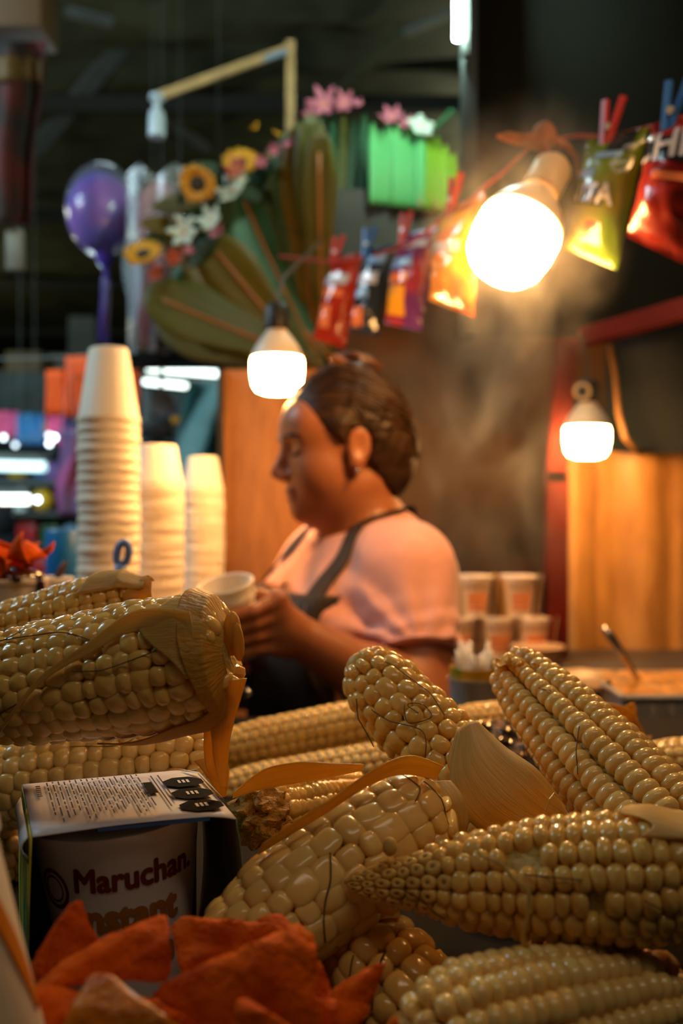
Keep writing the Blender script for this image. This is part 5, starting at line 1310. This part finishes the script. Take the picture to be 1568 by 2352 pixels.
for x, y, r, m in ((500, 535, 22, m_pinkf), (402, 592, 24, m_coral), (432, 578, 16, m_pinkf), (362, 628, 26, m_coral), (545, 388, 30, m_coral), (600, 372, 18, m_pinkf), (630, 345, 16, m_pinkf), (662, 332, 16, m_pinkf), (745, 240, 40, m_pinkf), (790, 238, 30, m_pinkf), (716, 262, 22, m_pinkf), (820, 240, 16, m_pinkf)):
    bloom(x, y, 2.16 if x < 690 else 2.28, r, 6, m, .45, 0, (R9.uniform(-.5, .3), -1, R9.uniform(-.3, .6)), 'pink_blossom', .5)
for x, y in ((400, 470), (440, 480), (380, 520), (520, 480), (480, 395), (455, 545), (350, 560), (400, 560), (500, 410), (600, 400), (570, 440), (470, 570)):
    c = P(x, y, 2.2); q = V((R9.uniform(-1, 1), R9.uniform(-.4, 0), R9.uniform(-.6, 1))).normalized() * .055; s = q.cross(V((0, 1, .1))).normalized()
    make('filler_leaf', MB().grid(lambda u, v: c + q * (u * 2 - 1) + s * ((v - .5) * .045 * math.sin(PI * u) ** .7) + V((0, .01 * math.cos(3 * u), 0)), 8, 3, .001), m_dk if (x + y) % 3 else m_fan2, fa, 'all')
# upright leaves on the shelf, lit by the tube
pl_ = thing('leaf_bundle', 'bundle of upright striped green leaves lit bright by the tube, on the dark shelf', 'plant', P(945, 480, 2.32))
zs_ = P(0, 478, 2.32).z
for i in range(11):
    x0 = 858 + 17.5 * i; top = 288 + 16 * math.sin(i * 2.1) + (25 if i > 7 else 0) + 6 * max(0, i - 5)
    a = P(x0, 470 + 2 * i, 2.27 + .006 * (i % 3)); b = P(x0 - 2 + 1.0 * i, top, 2.30 + .01 * (i % 3)); wv = .022
    o = make('leaf', MB().grid(lambda u, v: a.lerp(b, u) + V(((v - .5) * wv * (1 - .6 * max(0, u - .75) / .25 * .9), -.01 * math.sin(PI * v) - .012 * math.sin(PI * u), 0)), 12, 5, .0012), m_brightleaf if i < 7 else m_limeleaf, pl_, 'all')
    if i in (6, 8, 9): make('midrib', MB().tube([a.lerp(b, q / 6) + V((0, -.013, 0)) for q in range(6)], .0022, 5), mat('pink_rib', rgb(214, 130, 90), .5), o, 'all')
bloom(968, 292, 2.27, 34, 5, m_lily, .8, 0, (.3, -1, .5), 'white_blossom', .2, pl_); bloom(900, 270, 2.29, 30, 6, m_pinkf, .5, 0, (-.2, -1, .5), 'pink_blossom', .4, pl_); bloom(935, 285, 2.28, 22, 6, m_pinkf, .5, 0, (-.2, -1, .5), 'pink_blossom', .4, pl_)
make('cane', MB().tube([P(995, 298, 2.26), P(1042, 252, 2.24)], .006, 8), m_fan3, pl_)
for i in range(5):
    x0 = 735 + 24 * i
    a = P(x0, 450 + 3 * i, 2.36); b = P(x0 + 6, 262 + 10 * (i % 2), 2.40)
    make('dark_leaf', MB().grid(lambda u, v: a.lerp(b, u) + V(((v - .5) * .034 * math.sin(PI * min(1, .2 + .8 * u)) ** .5, -.012 * math.sin(PI * v), 0)), 10, 4, .0012), (m_dk, m_fan3, m_fan)[i % 3], pl_, 'all')

# ------------------------------------------------------------------ balloon, gifts, signs, market stall
m_clear = mat('clear_balloon_film', (.8, .86, 1), .06, alpha=.16, spec=1, coat=1)
m_purpb = mat('purple_balloon', rgb(96, 70, 210), .3, col2=rgb(160, 80, 200), vscale=7, coat=.6)
bc_ = P(235, 482, 2.9); rb_ = 84 * 2.9 / FPX
bo_ = thing('balloon', 'clear round balloon with a purple balloon inside and a purple tassel', 'balloon', bc_)
make('clear_skin', MB().ball(bc_, (rb_, rb_, rb_ * 1.28), 32, 20), m_clear, bo_, 'all')
make('inner_balloon', MB().ball(bc_ + V((-.002, .0, -.012)), (rb_ * .93, rb_ * .93, rb_ * 1.12), 28, 18), m_purpb, bo_, 'all')
make('neck', MB().lathe([(.004, 0), (.02, .02), (.03, .05)], P(240, 620, 2.9), (0, 0, 1), 14), m_purpb, bo_, 'all')
tas = MB()
for i in range(12):
    a = i * .55; tas.tube([P(244, 600, 2.9), P(244 + 10 * math.sin(a), 650, 2.9 + .01 * math.cos(a)), P(240 + 9 * math.sin(a + 1), 720, 2.9 + .012 * math.cos(a + 1)), P(238 + 12 * math.sin(a + 2), 788, 2.9)], .0032, 5)
make('tassel', tas, mat('purple_tassel', rgb(96, 74, 170), .3, coat=.5), bo_, 'all')
m_cell = mat('cellophane', (.86, .9, .95), .12, alpha=.20, spec=1.0, coat=1, bump=.3, bscale=14)
m_rose = mat('rose_paper', rgb(130, 56, 62), .6, var=.3, vscale=12, bump=.4, bscale=18)
gf = thing('wrapped_gift', 'tall rose paper gift wrapped in shiny cellophane behind the flowers', 'gift', P(360, 810, 2.7))
g0, g1 = P(352, 820, 2.72), P(372, 410, 2.72)
make('paper_core', MB().lathe([(.03, 0), (.055, .12), (.065, .30), (.06, .44), (.02, .475)], g0, (g1 - g0), 20, capa=True), m_rose, gf, 'all')
make('cellophane', MB().grid(lambda u, v: g0.lerp(g1, v) + V((.088 * math.cos(2 * PI * u) * (1 + .10 * math.sin(9 * 2 * PI * u)) * (.7 + .35 * v), .088 * math.sin(2 * PI * u) * (1 + .10 * math.sin(9 * 2 * PI * u)), .02 * math.sin(5 * u * 2 * PI) * v)), 54, 12), m_cell, gf, 'all')
make('glint_sheet', MB().grid(lambda u, v: P(292 + 30 * u + 12 * math.sin(9 * v + 3 * u), 400 + 400 * v, 2.62 - .02 * math.sin(8 * u + 4 * v)), 8, 26, .0008), mat('film_glint', rgb(190, 206, 220), .15, alpha=.35, spec=1, coat=1), gf, 'all')  # pale sheet colour stands in for glints on the cellophane
m_shelf0 = mat('market_post', rgb(60, 66, 64), .5, metal=.3)
m_sign = mat('fluor_orange_card', rgb(255, 92, 6), .7, emit=0)
for (x0, y0, x1, y1, d, lab, tx) in ((104, 850, 152, 955, 3.02, 'narrow orange price card left of the tall cup stack', 0), (149, 818, 225, 958, 3.0, 'larger orange price card half behind the tall cup stack', 1), (285, 835, 322, 950, 3.0, 'orange card just right of the tall cup stack', 0)):
    a = P(x0, y1, d); b = P(x1, y0, d)
    s_ = thing('price_card', lab, 'card', a, 'orange cards')
    make('card', MB().grid(lambda u, v: (a.x + (b.x - a.x) * u, d + .01 * math.sin(4 * u + 2 * v), a.z + (b.z - a.z) * v), 6, 6, .003), m_sign, s_, 'all')
    if tx:
        make('dark_stroke', MB().tube([V((a.x + (b.x - a.x) * q[0], d - .014, a.z + (b.z - a.z) * q[1])) for q in ((.25, .1), (.2, .5), (.35, .68), (.7, .66), (.8, .4))], .003, 5), mat('sign_ink', rgb(150, 50, 6), .6), s_, 'all')
pbx = thing('plastic_bag', 'pink and violet plastic bag hanging left of the tallest cup stack', 'bag', P(155, 1080, 2.98))
make('film', MB().grid(lambda u, v: P(132 + 75 * u + 6 * math.sin(7 * v), 985 + 200 * v, 2.98 - .03 * math.sin(PI * u) + .01 * math.sin(9 * u + 4 * v)), 14, 14, .002), mat('violet_film', rgb(120, 96, 136), .2, coat=.6, col2=rgb(180, 100, 150), vscale=7), pbx, 'all')
make('handle', MB().tube([P(140, 990, 2.98), P(160, 822, 3.0), P(175, 988, 2.98)], .003, 6), m_cell, pbx, 'all')
m_teal = leafmat('teal_tarp', rgb(110, 160, 166), rgb(136, 180, 176), .45, .5, (4, 4, 4))
solo('teal_tarp', MB().grid(lambda u, v: P(398 + 150 * u + (1 - v) * 8 - 20 * v * (1 - u) + 28 * (1 - u) * (1 - v), 872 + 300 * v, 4.2 + .10 * math.sin(7 * u + 3 * v) + .5 * v), 24, 24, .004), m_teal, 'pale teal tarp draped below the bright tube lamps', 'tarp', smooth='all')
dkb = thing('awning_board', 'dark board under the wrapped gift and above the bright tube lamps', 'board', P(400, 820, 2.8))
make('board', MB().box((P(392, 0, 2.8).x, 2.8, P(0, 822, 2.8).z), (.36, .26, .028)), m_tarp, dkb, False)
for x in (238, 538): make('post', MB().box((P(x, 0, 2.9).x, 2.91, P(0, 822, 2.9).z / 2 - .02), (.03, .03, P(0, 822, 2.9).z - .03)), m_shelf0, dkb, False)
make('card_wire', MB().tube([P(300, 818, 2.9), P(225, 816, 3.01), P(100, 822, 3.01), P(-80, 826, 3.1), P(-160, 826, 3.2)], .003, 5), m_steel, dkb)
make('card_post', MB().box((P(-160, 0, 3.2).x, 3.2, P(0, 826, 3.2).z / 2), (.03, .03, P(0, 826, 3.2).z)), m_shelf0, dkb, False)
make('tarp_rail', MB().beam(P(392, 872, 4.2), P(560, 872, 4.2), .012, .012).beam(P(556, 872, 4.2), P(556, 810, 2.93), .01, .01), m_steel, dkb, False)
scl = thing('hanging_scale', 'dark hanging scale in front of the teal tarp', 'scale', P(362, 980, 3.2))
make('body', MB().rbox(P(360, 985, 2.84), (.09, .05, .055), .01), mat('black_plastic', rgb(30, 32, 32), .5), scl); make('dial', MB().lathe([(.001, 0), (.036, 0), (.036, -.02), (.001, -.02)], P(375, 930, 2.84), (0, 1, 0), 20), mat('grey_plastic', rgb(90, 90, 92), .5), scl)
make('yellow_tag', MB().rbox(P(404, 965, 2.80), (.025, .01, .02), .003), m_yel, scl); make('hook', MB().tube([P(368, 1010, 2.84), P(370, 900, 2.84), P(372, 832, 2.82)], .006, 6), m_steel, scl)

# market stall far at left: shelves with little bright goods
m_shelf = mat('market_shelf', rgb(70, 76, 74), .5, metal=.3)
ms = thing('market_shelf', 'tall shelf rack of the far stall crowded with bright goods', 'shelf', P(60, 1400, 5.5))
SH_Y = [1010, 1110, 1180, 1250, 1330]
for y in SH_Y: make('shelf_board', MB().box((P(60, 0, 5.6).x - .15, 5.65, P(0, y, 5.6).z), (1.75, .35, .025)), m_shelf, ms, False)
for x in (-60, 170, 320): make('upright', MB().box((P(x, 0, 5.6).x, 5.82, 1.0), (.05, .05, 2.0)), m_shelf, ms, False)
make('back_panel', MB().box((P(60, 0, 5.6).x - .15, 5.86, 1.05), (2.0, .02, 2.1)), mat('market_backing', rgb(52, 66, 66), .7, var=.4, vscale=5), ms, False)
GC = [('pink', (226, 90, 140)), ('blue', (50, 120, 176)), ('red', (170, 36, 40)), ('yellow', (214, 170, 40)), ('green', (50, 100, 60)), ('white', (206, 220, 226)), ('violet', (120, 90, 160)), ('pale blue', (130, 170, 196))]
gm = {n: mat('goods_' + n.replace(' ', '_'), rgb(*c), .35, var=.2, vscale=20) for n, c in GC}
RG = random.Random(21)
protos = {}
def goods(kind, c, s, col, row, nth):
    key = kind; 
    if key not in protos:
        mb = MB()
        if kind == 'toy_ball': mb.ball((0, 0, .5), (.5, .5, .5), 14, 10)
        elif kind == 'gift_box': mb.rbox((0, 0, .5), (1, .8, 1), .08).box((0, 0, 1.02), (.2, .82, .06)).box((0, 0, .5), (.2, .83, 1.0))
        elif kind == 'bottle': mb.lathe([(.001, 0), (.3, 0), (.32, .05), (.32, .7), (.12, .9), (.12, 1.1), (.001, 1.1)], n=14)
        else: mb.ball((0, 0, .35), (.42, .38, .36), 12, 8).ball((0, -.08, .85), (.3, .28, .28), 12, 8).ball((-.24, -.05, 1.08), .12, 8, 6).ball((.24, -.05, 1.08), .12, 8, 6).ball((-.42, -.1, .45), (.12, .12, .22), 8, 6).ball((.42, -.1, .45), (.12, .12, .22), 8, 6)
        protos[key] = mb
    mb = protos[key]; mk = (key, col)
    if mk not in protos:
        o = make(kind, mb, gm[col], None, 'all'); protos[mk] = o
    else: o = twin(protos[mk])
    o.location = c; o.scale = (s, s, s); o['label'] = f'small {col} {kind.replace("_", " ")}, {ordinal(nth)} from left on the {ordinal(row)} far stall shelf'; o['category'] = kind.split('_')[-1]; o['group'] = 'goods on the far market shelves'
for r, y in enumerate(SH_Y):
    x = -55; nth = 0
    while x < 330:
        s = RG.uniform(.07, .13); col = RG.choice(GC)[0]
        kind = RG.choice(['toy_ball', 'gift_box', 'bottle', 'plush_toy'])
        if not (r == 1 and -60 < x < 0): goods(kind, (P(x, 0, 5.55).x, 5.55 + RG.uniform(-.03, .05), P(0, y, 5.6).z + .0125), s, col, r + 1, nth + 1); nth += 1
        x += s * FPX / 5.6 * 1.15
# goods hanging over the shelves and dark boxes higher up
for (x, y, w, h, col, nm) in ((12, 975, 60, 60, 'pink', 'left edge'), (68, 985, 60, 70, 'blue', 'blue gap'), (125, 985, 34, 70, 'pink', 'pink end')):
    a = P(x, y, 5.2)
    solo('hanging_cloth', MB().grid(lambda u, v: (a.x + (u - .5) * w * 5.2 / FPX, 5.2 + .02 * math.sin(9 * u), a.z - (v - .5) * h * 5.2 / FPX), 10, 6, .006), gm[col], f'{col} cloth hanging over the far market shelves near the {nm}', 'cloth', smooth='all')
for (x, y, r) in ((164, 1002, 2.6), (125, 1005, 1.3), (113, 1019, 1.1), (8, 1005, 1.0), (86, 1148, 1.5), (112, 1000, .8), (300, 1010, .8), (35, 1022, .7)):
    c = P(x, y, 5.1)
    lab = {164: 'brightest round fairy light, left of the tallest cup stack', 86: 'round fairy light at the end of the short bright tube', 125: 'pale round fairy light right of the two touching ones in the far stall', 113: 'lower of the two touching fairy lights left of the tallest stack', 8: 'dim fairy light at the far left edge of the far stall', 112: 'faint fairy light above the two touching ones in the far stall', 300: 'dim fairy light just right of the tallest cup stack', 35: 'faint fairy light second from the left edge of the far stall'}[x]
    solo('fairy_light', MB().ball(c, .012, 12, 8), mat('fairy_glow_%d' % int(r * 10), (.8, .9, 1), .4, emit=7 * r * r, emit_col=(.75, .9, 1)), lab, 'fairy light', 'fairy lights of the far stall', 'all')
solo('fairy_wire', MB().tube([P(-75, 1002, 5.4), P(8, 1003, 5.1), P(35, 1020, 5.1), P(60, 1010, 5.1), P(112, 1000, 5.1), P(113, 1018, 5.1), P(125, 1004, 5.1), P(164, 1000, 5.1), P(172, 1010, 5.78)], .003, 5).tube([P(164, 1000, 5.1), P(300, 1008, 5.1), P(322, 1010, 5.8)], .003, 5).tube([P(125, 1004, 5.1), P(100, 1080, 5.1), P(86, 1146, 5.1)], .003, 5), m_steel, 'thin wire of the fairy lights in the far stall', 'wire', smooth='all')
# darker market behind: crates, poles, cartons higher up
m_box = [mat('carton_%d' % i, c, .8, var=.25, vscale=8) for i, c in enumerate((rgb(96, 84, 62), rgb(70, 74, 66), rgb(84, 66, 50), rgb(110, 108, 96)))]
for i, (x, y, w, h, d) in enumerate(((70, 860, 80, 90, 6.2), (200, 790, 60, 110, 6.6), (20, 900, 60, 90, 6.4), (150, 870, 60, 100, 7.0), (310, 850, 70, 60, 6.8))):
    c = P(x, y, d)
    solo('carton', MB().rbox(c, (w * d / FPX, .3, h * d / FPX), .01), m_box[i % 4], f'dim carton stacked high in the far stall, {["behind the orange cards", "under the purple tassel", "at the left edge above the pink cloth", "just left of the tall cup stack", "above the tube lamps"][i]}', 'carton')
rk = thing('high_rack', 'dark rack carrying the cartons high in the far stall', 'rack', P(120, 920, 6.7))
make('board', MB().box((P(150, 0, 6.7).x, 6.7, P(0, 950, 6.7).z), (1.9, 1.0, .03)), m_shelf, rk, False)
for x in (-120, 420): make('upright', MB().box((P(x, 0, 6.7).x, 6.9, 1.2), (.06, .06, 2.4)), m_shelf, rk, False)
# hanging dark red goods at the upper left edge
hgx = thing('hanging_banner', 'dark red and black cloth banner hanging at the upper left edge', 'banner', P(40, 80, 2.6))
m_bred = mat('banner_red', rgb(72, 14, 8), .8, col2=rgb(22, 18, 12), vscale=7, c2pos=(.42, .58))
make('cloth', MB().grid(lambda u, v: P(-70 + (175 - 40 * v) * u + 4 * math.sin(8 * v), 95 + 420 * v, 2.6 + .04 * math.sin(9 * u)), 16, 16, .004), m_bred, hgx, 'all')
make('gold_band', MB().grid(lambda u, v: P(-70 + 165 * u, 120 + 18 * u + 55 * v + 6 * math.sin(6 * u), 2.585 + .04 * math.sin(9 * u)), 16, 4, .003), mat('banner_gold', rgb(84, 60, 14), .7, var=.4, vscale=20), hgx, 'all')
make('pale_end', MB().rbox(P(35, 575, 2.6), (.045, .03, .11), .008), m_box[3], hgx); make('red_tip', MB().rbox(P(38, 622, 2.6), (.028, .02, .012), .004), m_bred, hgx)
solo('wooden_box', MB().rbox(P(30, 25, 2.7), (.20, .16, .16), .006), mat('box_wood', rgb(84, 58, 26), .7, col2=rgb(44, 46, 24), vscale=4), 'brown wooden box at the top left corner above the banner', 'box')
bn = P(8, 1205, 3.6)
solo('dark_bundle', MB().ball(P(-22, 1215, 3.6), (.09, .08, .10), 20, 14).ball(P(-15, 1270, 3.6), (.10, .08, .11), 20, 14), mat('navy_cloth', rgb(16, 26, 34), .7, var=.2), 'rounded dark navy bundle at the left edge above the chip cup', 'bundle', smooth='all')
bench = thing('market_table', 'low dark market table below the far stall', 'table', P(60, 1400, 3.7))
make('tabletop', MB().rbox((P(40, 0, 3.7).x, 3.75, P(0, 1352, 3.7).z), (1.1, .6, .04), .008), m_shelf, bench)
for x in (-.5, .5): make('leg', MB().box((P(40, 0, 3.7).x + x, 3.75, P(0, 1352, 3.7).z / 2 - .01), (.05, .5, P(0, 1352, 3.7).z - .02)), m_shelf, bench, False)
# ------------------------------------------------------------------ steam
def steam(name, lo, hi, dens, label, scale, seed):
    c = (V(lo) + V(hi)) / 2; s = V(hi) - V(lo)
    m = bpy.data.materials.new(name + '_vapour'); m.use_nodes = True; nt = m.node_tree; nt.nodes.clear()
    out = nt.nodes.new('ShaderNodeOutputMaterial'); vs_ = nt.nodes.new('ShaderNodeVolumeScatter'); vs_.inputs['Color'].default_value = (1, .97, .93, 1); vs_.inputs['Anisotropy'].default_value = .35
    tc = nt.nodes.new('ShaderNodeTexCoord'); no = nt.nodes.new('ShaderNodeTexNoise'); no.inputs['Scale'].default_value = scale; no.inputs['Detail'].default_value = 4; no.inputs['Distortion'].default_value = 1.6
    mp = nt.nodes.new('ShaderNodeMapping'); mp.inputs['Location'].default_value = (seed, seed * .7, 0); mp.inputs['Scale'].default_value = (1, 1, .55)
    nt.links.new(tc.outputs['Object'], mp.inputs[0]); nt.links.new(mp.outputs[0], no.inputs['Vector'])
    r = nt.nodes.new('ShaderNodeValToRGB'); r.color_ramp.elements[0].position = .46; r.color_ramp.elements[1].position = .72
    nt.links.new(no.outputs['Fac'], r.inputs[0])
    sub = nt.nodes.new('ShaderNodeVectorMath'); sub.operation = 'SUBTRACT'; sub.inputs[1].default_value = (.5, .5, .5); nt.links.new(tc.outputs['Generated'], sub.inputs[0])
    ln = nt.nodes.new('ShaderNodeVectorMath'); ln.operation = 'LENGTH'; nt.links.new(sub.outputs[0], ln.inputs[0])
    mr = nt.nodes.new('ShaderNodeMapRange'); mr.inputs[1].default_value = .12; mr.inputs[2].default_value = .5; mr.inputs[3].default_value = dens; mr.inputs[4].default_value = 0; nt.links.new(ln.outputs['Value'], mr.inputs[0])
    mu = nt.nodes.new('ShaderNodeMath'); mu.operation = 'MULTIPLY'; nt.links.new(r.outputs[0], mu.inputs[0]); nt.links.new(mr.outputs[0], mu.inputs[1]); nt.links.new(mu.outputs[0], vs_.inputs['Density'])
    nt.links.new(vs_.outputs[0], out.inputs['Volume'])
    o = make(name, MB().ball(c, tuple(s / 2), 24, 14), m, None, 'all'); o['kind'] = 'stuff'; o['label'] = label; o['category'] = 'steam'
    return o
steam('steam', P(900, 1560, 1.45) + V((0, -.02, 0)), P(1330, 560, 1.9), 1.6, 'steam rising in wisps behind the cook under the big bulb', 9, 3)
steam('steam', P(930, 900, 1.2) + V((0, -.25, 0)), P(1440, 240, 1.2) + V((0, .25, 0)), 2.0, 'thin steam glowing round the big tilted bulb', 14, 8)
print('OBJECTS', len(bpy.data.objects))
